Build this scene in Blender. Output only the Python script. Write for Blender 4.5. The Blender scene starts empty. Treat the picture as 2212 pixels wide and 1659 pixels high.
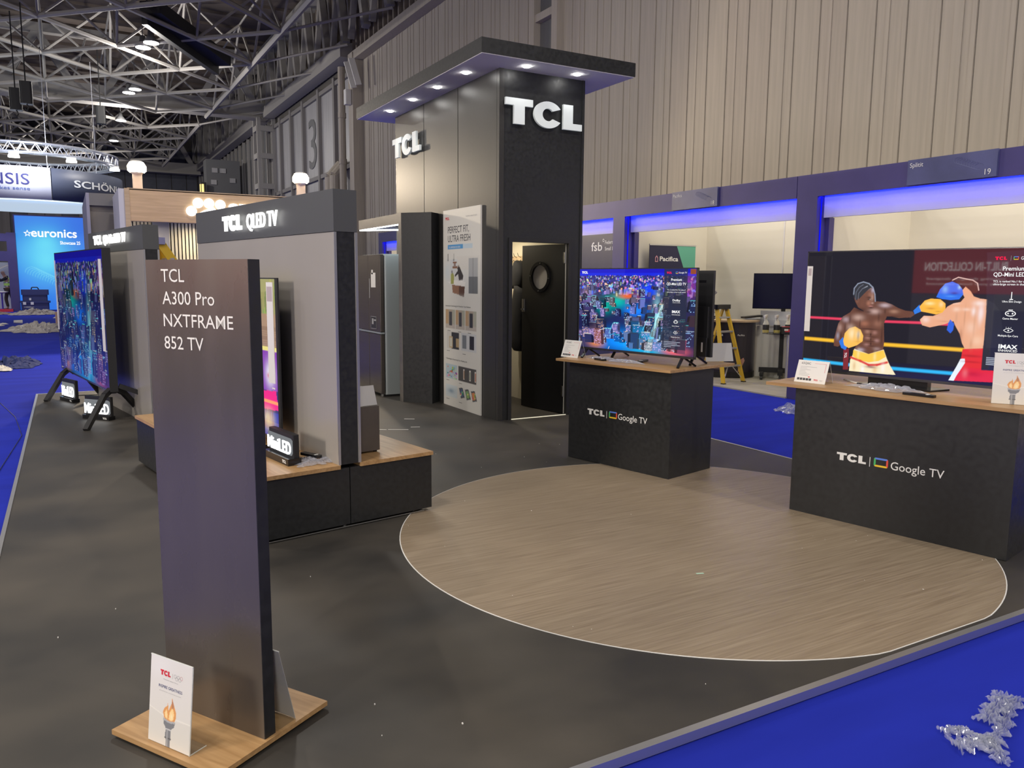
import bpy, math, random
import numpy as np
from mathutils import Vector, Matrix
# ------------------------------------------------------------------ camera, world, exposure, large lamps
SC = bpy.context.scene
COL = SC.collection
A = math.radians(29.3); PITCH = math.radians(7.58); ROLL = math.radians(-0.442)
cam_d = bpy.data.cameras.new('camera'); cam = bpy.data.objects.new('camera', cam_d); COL.objects.link(cam)
cam_d.sensor_fit = 'HORIZONTAL'; cam_d.sensor_width = 36.0; cam_d.lens = 1705.4 / 2212 * 36.0
cam_d.clip_start = 0.05; cam_d.clip_end = 400
fwd = Vector((math.sin(A) * math.cos(PITCH), math.cos(A) * math.cos(PITCH), -math.sin(PITCH)))
right0 = Vector((math.cos(A), -math.sin(A), 0)); down0 = fwd.cross(right0)
cr, sr = math.cos(ROLL), math.sin(ROLL)
rgt = right0 * cr + down0 * sr; dwn = -right0 * sr + down0 * cr
m = Matrix((rgt, -dwn, -fwd)).transposed().to_4x4(); m.translation = Vector((0, 0, 1.63))
cam.matrix_world = m
SC.camera = cam
SC.view_settings.view_transform = 'Standard'; SC.view_settings.look = 'None'
SC.view_settings.gamma = 1.0; SC.view_settings.use_curve_mapping = False; SC.view_settings.exposure = 0.0
try:
    SC.cycles.use_denoising = True; SC.cycles.max_bounces = 8; SC.cycles.sample_clamp_indirect = 4.0
    SC.cycles.transparent_max_bounces = 12; SC.cycles.caustics_reflective = False; SC.cycles.caustics_refractive = False
except Exception: pass
world = bpy.data.worlds.new('world'); SC.world = world; world.use_nodes = True
world.node_tree.nodes['Background'].inputs[0].default_value = (0.80, 0.78, 0.80, 1)
world.node_tree.nodes['Background'].inputs[1].default_value = 0.28
def area(name, loc, size, power, col=(1, 1, 1), target=None, spread=math.pi, size_y=None):
    d = bpy.data.lights.new(name, 'AREA'); d.energy = power; d.color = col; d.size = size; d.spread = spread
    if size_y: d.shape = 'RECTANGLE'; d.size_y = size_y
    else: d.shape = 'DISK'
    o = bpy.data.objects.new(name, d); COL.objects.link(o); o.location = loc
    if target is not None: o.rotation_euler = (Vector(target) - Vector(loc)).to_track_quat('-Z', 'Y').to_euler()
    return o
def point(name, loc, power, col=(1, 1, 1), r=0.12):
    d = bpy.data.lights.new(name, 'POINT'); d.energy = power; d.color = col; d.shadow_soft_size = r
    o = bpy.data.objects.new(name, d); COL.objects.link(o); o.location = loc; return o
for x, y in [(-3, 2), (4, -6), (-7, 12), (2.5, 16)]: area('high_bay_light', (x, y, 11.2), 1.0, 430, (1, 0.93, 0.84))
# points added for the hall lamps, shining all round to lift the roof
for x, y in [(-9, -4), (-14, 12), (-14, 26), (3.8, 42), (-9, 46), (3.8, 58), (0, 76)]: point('hall_fill', (x, y, 10.6), 1300 if y < 20 else 950, (1, 0.95, 0.88))
# added fill lights, unseen, left of and behind the viewer, for the slab and tower
area('aisle_fill_light', (-7.5, 3.0, 3.7), 1.6, 400, (1, 0.90, 0.78), (1.5, 5, 1.2))
area('aisle_fill_light', (-2.5, -6.5, 2.4), 1.6, 190, (1, 0.90, 0.80), (2, 4, 1.0))
point('hall_fill', (6.5, -3, 9.5), 700, (1, 0.94, 0.85))  # added unseen point, evens out the light on the hall wall
# ------------------------------------------------------------------ helpers
def S(o, label=None, cat=None, group=None, kind=None):
    if label: o['label'] = label
    if cat: o['category'] = cat
    if group: o['group'] = group
    if kind: o['kind'] = kind
    return o
def thing(name, label=None, cat=None, loc=(0, 0, 0), rz=0.0, group=None, kind=None):
    o = bpy.data.objects.new(name, None); COL.objects.link(o); o.location = loc; o.rotation_euler = (0, 0, math.radians(rz))
    o.empty_display_size = 0.1
    return S(o, label, cat, group, kind)
class MB:
    def __init__(s): s.v = []; s.f = []
    def add(s, vs, fs):
        n = len(s.v); s.v += [tuple(v) for v in vs]; s.f += [tuple(i + n for i in f) for f in fs]; return s
    def box(s, x0, x1, y0, y1, z0, z1):
        return s.add([(x0, y0, z0), (x1, y0, z0), (x1, y1, z0), (x0, y1, z0), (x0, y0, z1), (x1, y0, z1), (x1, y1, z1), (x0, y1, z1)],
                     [(0, 3, 2, 1), (4, 5, 6, 7), (0, 1, 5, 4), (1, 2, 6, 5), (2, 3, 7, 6), (3, 0, 4, 7)])
    def bbox(s, x0, x1, y0, y1, z0, z1, b=0.01):
        # box with rounded vertical corners (4 segment corners)
        pts = []
        for cx, cy, a0 in ((x1 - b, y1 - b, 0), (x0 + b, y1 - b, 90), (x0 + b, y0 + b, 180), (x1 - b, y0 + b, 270)):
            for k in range(4):
                a = math.radians(a0 + k * 30); pts.append((cx + b * math.cos(a), cy + b * math.sin(a)))
        return s.prism(pts, z0, z1)
    def prism(s, pts, z0, z1):
        n = len(pts); ar = sum(pts[i][0] * pts[(i + 1) % n][1] - pts[(i + 1) % n][0] * pts[i][1] for i in range(n))
        if ar < 0: pts = pts[::-1]
        vs = [(x, y, z0) for x, y in pts] + [(x, y, z1) for x, y in pts]
        return s.add(vs, [tuple(range(n))[::-1], tuple(range(n, 2 * n))] + [(i, (i + 1) % n, (i + 1) % n + n, i + n) for i in range(n)])
    def prism_m(s, pts, d, M4):
        # polygon in XY plane, extruded +z by d, then transformed
        t = MB().prism(pts, 0, d); return s.add([tuple(M4 @ Vector(v)) for v in t.v], t.f)
    def tube(s, p, q, r, n=8, r2=None):
        p, q = Vector(p), Vector(q); r2 = r if r2 is None else r2; d = (q - p).normalized()
        a = d.orthogonal().normalized(); b = d.cross(a)
        vs = [tuple(p + (a * math.cos(2 * math.pi * k / n) + b * math.sin(2 * math.pi * k / n)) * r) for k in range(n)]
        vs += [tuple(q + (a * math.cos(2 * math.pi * k / n) + b * math.sin(2 * math.pi * k / n)) * r2) for k in range(n)]
        return s.add(vs, [tuple(range(n))[::-1], tuple(range(n, 2 * n))] + [(k, (k + 1) % n, (k + 1) % n + n, k + n) for k in range(n)])
    def path(s, pts, r, n=6):
        for a, b in zip(pts[:-1], pts[1:]): s.tube(a, b, r, n)
        return s
    def bar(s, p, q, w, h):
        # rectangular bar p->q, width w horizontally, height h
        p, q = Vector(p), Vector(q); d = (q - p).normalized(); up = Vector((0, 0, 1))
        if abs(d.z) > 0.95: up = Vector((0, 1, 0))
        a = d.cross(up).normalized(); b = a.cross(d).normalized(); vs = []
        for c in (p, q):
            for i, j in ((-1, -1), (1, -1), (1, 1), (-1, 1)): vs.append(tuple(c + a * (w / 2 * i) + b * (h / 2 * j)))
        return s.add(vs, [(3, 2, 1, 0), (4, 5, 6, 7), (0, 1, 5, 4), (1, 2, 6, 5), (2, 3, 7, 6), (3, 0, 4, 7)])
    def lathe(s, prof, c=(0, 0, 0), n=20):
        vs = []; fs = []; k = len(prof)
        for i in range(n):
            a = 2 * math.pi * i / n
            for r, z in prof: vs.append((c[0] + r * math.cos(a), c[1] + r * math.sin(a), c[2] + z))
        for i in range(n):
            j = (i + 1) % n
            for t in range(k - 1): fs.append((i * k + t, j * k + t, j * k + t + 1, i * k + t + 1))
        fs.append(tuple(i * k for i in range(n))[::-1]); fs.append(tuple(i * k + k - 1 for i in range(n)))
        return s.add(vs, fs)
    def xf(s, M4): s.v = [tuple(M4 @ Vector(v)) for v in s.v]; return s
    def mesh(s, name, smooth=False):
        me = bpy.data.meshes.new(name); me.from_pydata(s.v, [], s.f); me.update()
        if smooth:
            for p in me.polygons: p.use_smooth = True
        return me
def link(name, me, mt, parent=None, loc=None, rz=0):
    o = bpy.data.objects.new(name, me); COL.objects.link(o)
    if mt is not None and not me.materials: me.materials.append(mt)
    if parent is not None: o.parent = parent
    if loc is not None: o.location = loc
    if rz: o.rotation_euler = (0, 0, math.radians(rz))
    return o
def put(name, mb, mt, parent=None, smooth=False, bevel=0, **k):
    o = link(name, mb.mesh(name, smooth), mt, parent, **k)
    if bevel:
        b = o.modifiers.new('bevel', 'BEVEL'); b.width = bevel; b.segments = 2; b.limit_method = 'ANGLE'
    return o
def struct(name, mb, mt, label=None, **k): return S(put(name, mb, mt, **k), label, kind='structure')
def children(o): return [c for c in bpy.data.objects if c.parent == o]
def copy_tree(o, parent=None):
    c = o.copy(); COL.objects.link(c); c.parent = parent
    for ch in children(o): copy_tree(ch, c)
    return c
# ------------------------------------------------------------------ materials
MATS = {}
def mat(name, col, rough=0.6, metal=0.0, emit=None, es=1.0, noise=0.0, nscale=8.0, stretch=(1, 1, 1), rnoise=0.0, bump=0.0, alpha=1.0, trans=0.0, coat=0.0, spec=None, col2=None, nfac=(0.35, 0.65), det=5):
    if name in MATS: return MATS[name]
    m = bpy.data.materials.new(name); m.use_nodes = True; nt = m.node_tree; b = nt.nodes['Principled BSDF']
    b.inputs['Base Color'].default_value = (*col, 1); b.inputs['Roughness'].default_value = rough; b.inputs['Metallic'].default_value = metal
    if spec is not None: b.inputs['Specular IOR Level'].default_value = spec
    if emit: b.inputs['Emission Color'].default_value = (*emit, 1); b.inputs['Emission Strength'].default_value = es
    if coat: b.inputs['Coat Weight'].default_value = coat; b.inputs['Coat Roughness'].default_value = 0.03
    if trans: b.inputs['Transmission Weight'].default_value = trans
    if alpha < 1: b.inputs['Alpha'].default_value = alpha
    if noise or rnoise or bump:
        tc = nt.nodes.new('ShaderNodeTexCoord'); mp = nt.nodes.new('ShaderNodeMapping'); mp.inputs['Scale'].default_value = stretch
        nz = nt.nodes.new('ShaderNodeTexNoise'); nz.inputs['Scale'].default_value = nscale; nz.inputs['Detail'].default_value = det
        nt.links.new(tc.outputs['Object'], mp.inputs[0]); nt.links.new(mp.outputs[0], nz.inputs['Vector'])
        if noise:
            c2 = col2 or tuple(max(0, c * (1 - noise)) for c in col)
            rp = nt.nodes.new('ShaderNodeValToRGB'); rp.color_ramp.elements[0].position = nfac[0]; rp.color_ramp.elements[1].position = nfac[1]
            rp.color_ramp.elements[0].color = (*c2, 1); rp.color_ramp.elements[1].color = (*col, 1)
            nt.links.new(nz.outputs['Fac'], rp.inputs[0]); nt.links.new(rp.outputs[0], b.inputs['Base Color'])
        if rnoise:
            mr = nt.nodes.new('ShaderNodeMapRange'); mr.inputs['To Min'].default_value = max(0.02, rough - rnoise); mr.inputs['To Max'].default_value = min(1, rough + rnoise)
            mr.inputs['From Min'].default_value = 0.3; mr.inputs['From Max'].default_value = 0.7
            nt.links.new(nz.outputs['Fac'], mr.inputs[0]); nt.links.new(mr.outputs[0], b.inputs['Roughness'])
        if bump:
            bp = nt.nodes.new('ShaderNodeBump'); bp.inputs['Strength'].default_value = bump; bp.inputs['Distance'].default_value = 0.01
            nt.links.new(nz.outputs['Fac'], bp.inputs['Height']); nt.links.new(bp.outputs[0], b.inputs['Normal'])
    MATS[name] = m; return m
def glow(name, col, es):
    if name in MATS: return MATS[name]
    m = bpy.data.materials.new(name); m.use_nodes = True; nt = m.node_tree; nt.nodes.remove(nt.nodes['Principled BSDF'])
    e = nt.nodes.new('ShaderNodeEmission'); e.inputs[0].default_value = (*col, 1); e.inputs[1].default_value = es
    nt.links.new(e.outputs[0], nt.nodes['Material Output'].inputs[0]); MATS[name] = m; return m
def attr_mat(name, es=0.0, rough=0.5, coat=0.0):
    m = bpy.data.materials.new(name); m.use_nodes = True; nt = m.node_tree; b = nt.nodes['Principled BSDF']
    a = nt.nodes.new('ShaderNodeAttribute'); a.attribute_name = 'pic'; b.inputs['Roughness'].default_value = rough
    if es:
        b.inputs['Base Color'].default_value = (0.01, 0.01, 0.012, 1)
        b.inputs['Specular IOR Level'].default_value = 0.9; nt.links.new(a.outputs['Color'], b.inputs['Emission Color']); b.inputs['Emission Strength'].default_value = es
    else: nt.links.new(a.outputs['Color'], b.inputs['Base Color'])
    MATS[name] = m; return m
def wood(name, c1, c2, axis=0, scale=3.0, rough=0.4):
    if name in MATS: return MATS[name]
    m = bpy.data.materials.new(name); m.use_nodes = True; nt = m.node_tree; b = nt.nodes['Principled BSDF']; b.inputs['Roughness'].default_value = rough
    tc = nt.nodes.new('ShaderNodeTexCoord'); mp = nt.nodes.new('ShaderNodeMapping'); st = [14, 14, 14]; st[axis] = 1.0
    mp.inputs['Scale'].default_value = st; nz = nt.nodes.new('ShaderNodeTexNoise'); nz.inputs['Scale'].default_value = scale; nz.inputs['Detail'].default_value = 6; nz.inputs['Distortion'].default_value = 0.6
    rp = nt.nodes.new('ShaderNodeValToRGB'); rp.color_ramp.elements[0].position = 0.3; rp.color_ramp.elements[1].position = 0.7
    rp.color_ramp.elements[0].color = (*c1, 1); rp.color_ramp.elements[1].color = (*c2, 1)
    nt.links.new(tc.outputs['Object'], mp.inputs[0]); nt.links.new(mp.outputs[0], nz.inputs['Vector']); nt.links.new(nz.outputs['Fac'], rp.inputs[0]); nt.links.new(rp.outputs[0], b.inputs['Base Color'])
    MATS[name] = m; return m
def glass(name, col=(0.9, 0.95, 1), mixf=0.12, rough=0.03, dcol=None):
    # thin clear sheet: mostly transparent with a glossy reflection and a faint body
    if name in MATS: return MATS[name]
    m = bpy.data.materials.new(name); m.use_nodes = True; nt = m.node_tree; nt.nodes.remove(nt.nodes['Principled BSDF'])
    t = nt.nodes.new('ShaderNodeBsdfTransparent'); t.inputs[0].default_value = (*col, 1)
    g = nt.nodes.new('ShaderNodeBsdfGlossy'); g.inputs['Roughness'].default_value = rough
    mx = nt.nodes.new('ShaderNodeMixShader'); mx.inputs[0].default_value = mixf
    nt.links.new(t.outputs[0], mx.inputs[1]); nt.links.new(g.outputs[0], mx.inputs[2]); last = mx
    if dcol:
        d = nt.nodes.new('ShaderNodeBsdfDiffuse'); d.inputs[0].default_value = (*dcol[:3], 1); m2 = nt.nodes.new('ShaderNodeMixShader'); m2.inputs[0].default_value = dcol[3]
        nt.links.new(mx.outputs[0], m2.inputs[1]); nt.links.new(d.outputs[0], m2.inputs[2]); last = m2
    nt.links.new(last.outputs[0], nt.nodes['Material Output'].inputs[0]); MATS[name] = m; return m
M_BLACK = mat('black_panel', (0.022, 0.023, 0.025), 0.42, noise=0.25, nscale=30, rnoise=0.08)
M_BLACKG = mat('black_gloss_plastic', (0.010, 0.010, 0.012), 0.18)
M_BLACKM = mat('black_matt_plastic', (0.018, 0.018, 0.020), 0.5)
M_WHITE = mat('white_paint', (0.78, 0.77, 0.75), 0.5)
M_PAPER = mat('white_paper', (0.80, 0.78, 0.75), 0.6)
M_OAK = wood('oak_laminate', (0.36, 0.205, 0.085), (0.52, 0.32, 0.15), 0, 3.0)
M_OAK2 = wood('oak_laminate_y', (0.36, 0.205, 0.085), (0.52, 0.32, 0.15), 1, 3.0)
M_OAKL = wood('pale_oak_laminate', (0.50, 0.36, 0.22), (0.60, 0.45, 0.29), 0, 1.5)
M_ALU = mat('aluminium', (0.62, 0.62, 0.62), 0.35, 0.85)
M_CHROME = mat('chrome', (0.8, 0.8, 0.8), 0.12, 1.0)
M_STEEL = mat('painted_steel', (0.36, 0.34, 0.32), 0.7)
M_STEELD = mat('dark_steel', (0.14, 0.14, 0.145), 0.6)
M_TEXT = mat('white_vinyl_lettering', (0.86, 0.86, 0.84), 0.5)
M_RED = mat('red_print', (0.65, 0.03, 0.05), 0.5)
M_DARKP = mat('dark_print', (0.05, 0.05, 0.06), 0.6)
M_GREYP = mat('grey_print', (0.38, 0.38, 0.39), 0.6)
M_CLEAR = glass('clear_acrylic', (0.96, 0.97, 0.97), 0.07)
M_FILM = glass('clear_plastic_film', (0.90, 0.92, 0.95), 0.22, 0.10, (0.82, 0.85, 1.0, 0.22))
M_TXTE = glow('screen_white', (1, 1, 1), 1.0)
M_TXTR = glow('screen_red', (0.95, 0.02, 0.08), 1.0)
# ------------------------------------------------------------------ lettering
FONT_CACHE = {}
def text_mesh(body, bold=0.0, depth=0.0):
    key = (body, bold, depth)
    if key in FONT_CACHE: return FONT_CACHE[key]
    c = bpy.data.curves.new('txt', 'FONT'); c.body = body; c.size = 1.0; c.offset = bold; c.extrude = depth; c.resolution_u = 3
    o = bpy.data.objects.new('txt', c); COL.objects.link(o)
    dg = bpy.context.evaluated_depsgraph_get(); me = bpy.data.meshes.new_from_object(o.evaluated_get(dg))
    vs = [tuple(v.co) for v in me.vertices]; fs = [tuple(p.vertices) for p in me.polygons]
    bpy.data.objects.remove(o); bpy.data.curves.remove(c); bpy.data.meshes.remove(me)
    FONT_CACHE[key] = (vs, fs); return vs, fs
def frame(org, right, up):
    r = Vector(right).normalized(); u = Vector(up).normalized(); n = r.cross(u)
    m = Matrix((r, u, n)).transposed().to_4x4(); m.translation = Vector(org); return m
def text(name, body, mt, parent, org, right, up, h=None, w=None, bold=0.0, depth=0.0, align='L', lab=None, cap=None):
    # org = left end of the base line; h = height of a capital; w = total width
    vs, fs = text_mesh(body, bold, 0.001 if depth else 0.0)
    xs = [v[0] for v in vs]; x0, x1 = min(xs), max(xs); H = 0.729
    sy = (h / H) if h else None; sx = (w / (x1 - x0)) if w else sy
    if sy is None: sy = sx
    zs = depth / 0.001 if depth else 1
    off = 0 if align == 'L' else (-(x1 - x0) * sx / 2 if align == 'C' else -(x1 - x0) * sx)
    F = frame(org, right, up)
    mb = MB().add([tuple(F @ Vector(((v[0] - x0) * sx + off, v[1] * sy, (v[2] + 0.001) * zs / 2 if depth else 0.0))) for v in vs], fs)
    o = put(name, mb, mt, parent)
    if lab: o['label'] = lab
    return o
def logo_polys():
    T = [(0, 1), (0.345, 1), (0.345, 0.72), (0.24, 0.72), (0.24, 0), (0.105, 0), (0.105, 0.72), (0, 0.72)]
    L = [(0.745, 1), (0.875, 1), (0.875, 0.26), (1.0, 0.26), (1.0, 0), (0.745, 0)]
    cx, rx, ry, ix, iy = 0.545, 0.185, 0.53, 0.075, 0.25
    out, inn = [], []
    for k in range(31):
        a = math.radians(30 + 300 * k / 30); out.append((cx + rx * math.cos(a), 0.5 + ry * math.sin(a))); 
        a2 = math.radians(38 + 284 * k / 30); inn.append((cx + ix * math.cos(a2), 0.5 + iy * math.sin(a2)))
    return T, L, out, inn
def logo(name, mt, parent, org, right, up, w, h, depth=0.0, lab=None):
    T, L, out, inn = logo_polys(); mb = MB(); d = max(depth, 0.0006)
    def P(pts, mbx):
        n = len(pts); a = sum(pts[i][0] * pts[(i + 1) % n][1] - pts[(i + 1) % n][0] * pts[i][1] for i in range(n))
        if a < 0: pts = pts[::-1]
        mbx.prism([(x * w, y * h) for x, y in pts], 0, d)
    P([T[0], T[1], T[2], T[3], T[6], T[7]], mb); P([T[6], T[3], T[4], T[5]], mb); P([L[0], L[1], L[2], (0.745, 0.26)], mb); P([(0.745, 0.26), L[3], L[4], L[5]], mb)
    for k in range(30): P([out[k], out[k + 1], inn[k + 1], inn[k]], mb)
    mb.xf(frame(org, right, up)); o = put(name, mb, mt, parent)
    if lab: o['label'] = lab
    return o
def screen_icon(name, parent, org, right, up, w, h, glowing=False):
    # rounded rectangle ring in four colours
    cols = [('icon_blue', (0.12, 0.25, 0.8)), ('icon_red', (0.8, 0.09, 0.06)), ('icon_yellow', (0.95, 0.62, 0.04)), ('icon_green', (0.08, 0.5, 0.15))]
    F = frame(org, right, up); t = 0.2 * h
    parts = [[(0, h), (w, h), (w - t, h - t), (t, h - t)], [(w, h), (w, 0), (w - t, t), (w - t, h - t)], [(w, 0), (0, 0), (t, t), (w - t, t)], [(0, 0), (0, h), (t, h - t), (t, t)]]
    r = 0.18 * h
    parts = [[(r, h), (w - r, h), (w - r * .3, h - r * .3), (w - t, h - t), (t, h - t), (r * .3, h - r * .3)], [(w - r * .3, h - r * .3), (w, h - r), (w, r), (w - r * .3, r * .3), (w - t, t), (w - t, h - t)],
             [(w - r * .3, r * .3), (w - r, 0), (r, 0), (r * .3, r * .3), (t, t), (w - t, t)], [(r * .3, r * .3), (0, r), (0, h - r), (r * .3, h - r * .3), (t, h - t), (t, t)]]
    for (n, c), p in zip(cols, parts):
        mt = glow(n + '_glow', c, 1.0) if glowing else mat(n, c, 0.5)
        put(name, MB().prism_m(p, 0.0008, F), mt, parent)
# ------------------------------------------------------------------ flat printed or glowing pictures, as a fine grid of coloured points
def canvas(nx, ny, col=(0, 0, 0)):
    im = np.zeros((ny, nx, 3)); im[:] = col
    yy, xx = np.mgrid[0:ny, 0:nx]; return im, (xx + 0.5) / nx, (yy + 0.5) / ny
def fill(im, U, V, pts, col, a=1.0):
    inside = np.zeros(U.shape, bool); n = len(pts)
    for i in range(n):
        x0, y0 = pts[i]; x1, y1 = pts[(i + 1) % n]
        if y0 == y1: continue
        c = ((y0 > V) != (y1 > V)) & (U < (x1 - x0) * (V - y0) / (y1 - y0) + x0); inside ^= c
    im[inside] = im[inside] * (1 - a) + np.array(col) * a; return inside
def rect(im, u0, v0, u1, v1, col, a=1.0):
    ny, nx = im.shape[:2]; x0, x1 = int(max(0, u0) * nx), int(min(1, u1) * nx + 0.5); y0, y1 = int(max(0, v0) * ny), int(min(1, v1) * ny + 0.5)
    if x1 > x0 and y1 > y0: im[y0:y1, x0:x1] = im[y0:y1, x0:x1] * (1 - a) + np.array(col) * a
def blob(im, U, V, u, v, ru, rv, col, s):
    w = (s * np.exp(-(((U - u) / ru) ** 2 + ((V - v) / rv) ** 2) * 1.4))[..., None]; im[:] = im * (1 - w) + np.array(col) * w
def line(im, U, V, p, q, r, col, asp=1.0, a=1.0):
    px, py, qx, qy = p[0] * asp, p[1], q[0] * asp, q[1]; dx, dy = qx - px, qy - py; L2 = dx * dx + dy * dy + 1e-12
    t = np.clip(((U * asp - px) * dx + (V - py) * dy) / L2, 0, 1); d = np.hypot(U * asp - px - t * dx, V - py - t * dy); w = (np.clip(1.5 - d / r, 0, 1) * a)[..., None]
    im[:] = im * (1 - w) + np.array(col) * w
def picture(name, im, mt, parent, org, right, up, w, h):
    # org = lower left corner of the picture
    ny, nx = im.shape[:2]; F = frame(org, right, up)
    o3 = np.array(F.translation); r3 = np.array(F.col[0][:3]); u3 = np.array(F.col[1][:3])
    X, Y = np.meshgrid(np.linspace(0, w, nx), np.linspace(h, 0, ny)); co = o3 + X[..., None] * r3 + Y[..., None] * u3
    idx = np.arange(nx * ny).reshape(ny, nx); q = np.stack([idx[1:, :-1], idx[1:, 1:], idx[:-1, 1:], idx[:-1, :-1]], -1).reshape(-1, 4)
    me = bpy.data.meshes.new(name); me.vertices.add(nx * ny); me.vertices.foreach_set('co', co.reshape(-1).astype('f4'))
    me.loops.add(q.size); me.polygons.add(len(q)); me.loops.foreach_set('vertex_index', q.reshape(-1).astype('i4'))
    me.polygons.foreach_set('loop_start', (np.arange(len(q)) * 4).astype('i4')); me.update(calc_edges=True)
    at = me.color_attributes.new('pic', 'FLOAT_COLOR', 'POINT'); c = np.ones((nx * ny, 4)); c[:, :3] = im.reshape(-1, 3); at.data.foreach_set('color', c.reshape(-1).astype('f4'))
    return link(name, me, mt, parent)
M_SCREEN = attr_mat('lit_screen', 1.0, 0.025)
M_PRINT = attr_mat('printed_board', 0, 0.45)
BOX_S=[('L',(0.85,0.05,0.12),9,[(20,550),(190,553)]),('L',(0.85,0.05,0.12),9,[(382,558),(557,555)]),('L',(0.85,0.05,0.12),9,[(628,558),(679,558)]),('L',(1,0.55,0.03),13,[(-1,733),(166,738)]),('L',(1,0.55,0.03),13,[(389,741),(745,742)]),('L',(0.03,0.5,0.95),12,[(-1,918),(245,928)]),('L',(0.03,0.5,0.95),12,[(437,927),(712,924)]),('P',(0.22,0.02,0.03),[(207,800),(234,796),(236,969),(210,973)]),('P',(0.15,0.058,0.036),[(246,454),(228,496),(194,532),(173,592),(165,652),(156,729),(157,780),(178,786),(197,759),(225,672),(247,736),(273,754),(260,793),(281,828),(340,826),(396,793),(399,719),(395,647),(392,575),(403,517),(422,516),(459,526),(486,520),(509,518),(526,495),(516,471),(484,466),(451,447),(423,421),(389,402),(347,400),(325,450),(292,484)]),('P',(0.16,0.065,0.042),[(243,372),(238,314),(254,269),(283,248),(312,265),(331,308),(342,352),(346,404),(338,441),(325,470),(297,484),(266,453),(249,404)]),('P',(0.035,0.036,0.045),[(238,355),(238,298),(256,258),(283,244),(310,257),(325,286),(309,306),(287,346),(268,383),(252,396)]),('L',(0.28,0.32,0.42),4,[(240,347),(241,298),(257,261),(283,246),(310,259),(329,289),(341,344),(345,400)]),('L',(0.12,0.13,0.17),3,[(251,388),(251,330),(265,289),(283,268)]),('L',(0.12,0.13,0.17),3,[(263,383),(264,338),(280,301),(303,280)]),('P',(0.98,0.85,0.55),[(254,844),(260,793),(330,827),(399,782),(417,855),(431,901),(461,976),(413,979),(241,979),(243,888)]),('P',(1,0.62,0.08),[(256,802),(330,827),(399,786),(411,839),(380,876),(333,895),(283,882),(254,852)]),('L',(0.75,0.05,0.03),9,[(247,866),(293,889),(334,916),(372,910),(418,883)]),('P',(0.03,0.2,0.8),[(182,739),(200,703),(224,781),(217,809),(195,793)]),('P',(1,0.55,0.1),[(203,733),(208,669),(230,625),(257,610),(284,633),(299,681),(298,726),(271,763),(232,790),(209,770)]),('P',(0.85,0.42,0.25),[(713,388),(727,354),(713,309),(728,272),(749,308),(763,345),(788,360),(816,365),(817,496),(817,643),(815,726),(745,735),(731,690),(719,623),(699,565),(690,532),(654,559),(595,587),(561,573),(550,532),(566,500),(604,500),(642,471),(661,425),(684,400)]),('P',(0.06,0.025,0.02),[(681,232),(721,219),(762,231),(782,286),(774,315),(758,323),(745,301),(723,268),(703,258)]),('L',(0.8,0.55,0.5),3,[(673,228),(696,206),(729,219),(754,227),(773,249),(780,300)]),('P',(0.02,0.12,0.75),[(677,520),(694,552),(692,599),(682,625),(666,600),(670,546)]),('P',(0.8,0.02,0.03),[(736,736),(815,721),(815,877),(878,878),(882,962),(689,979),(709,913),(732,826)]),('P',(0.85,0.92,1),[(731,809),(748,807),(750,838),(719,942),(711,978),(689,979),(718,866)]),('P',(0.02,0.2,0.8),[(519,464),(544,416),(553,468),(526,492)]),('P',(1,0.5,0.05),[(544,432),(565,384),(590,368),(629,371),(652,402),(654,441),(642,472),(617,487),(582,476),(553,468)]),('P',(0.02,0.16,0.85),[(612,356),(625,297),(645,253),(673,238),(699,258),(716,294),(721,331),(706,369),(671,376),(637,369)]),('P',(0.02,0.02,0.035),[(800,28),(998,11),(1040,866),(816,882),(816,643),(815,452)]),('P',(0.035,0.035,0.05),[(816,368),(844,393),(869,449),(889,636),(885,709),(827,716),(818,628)])]
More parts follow.
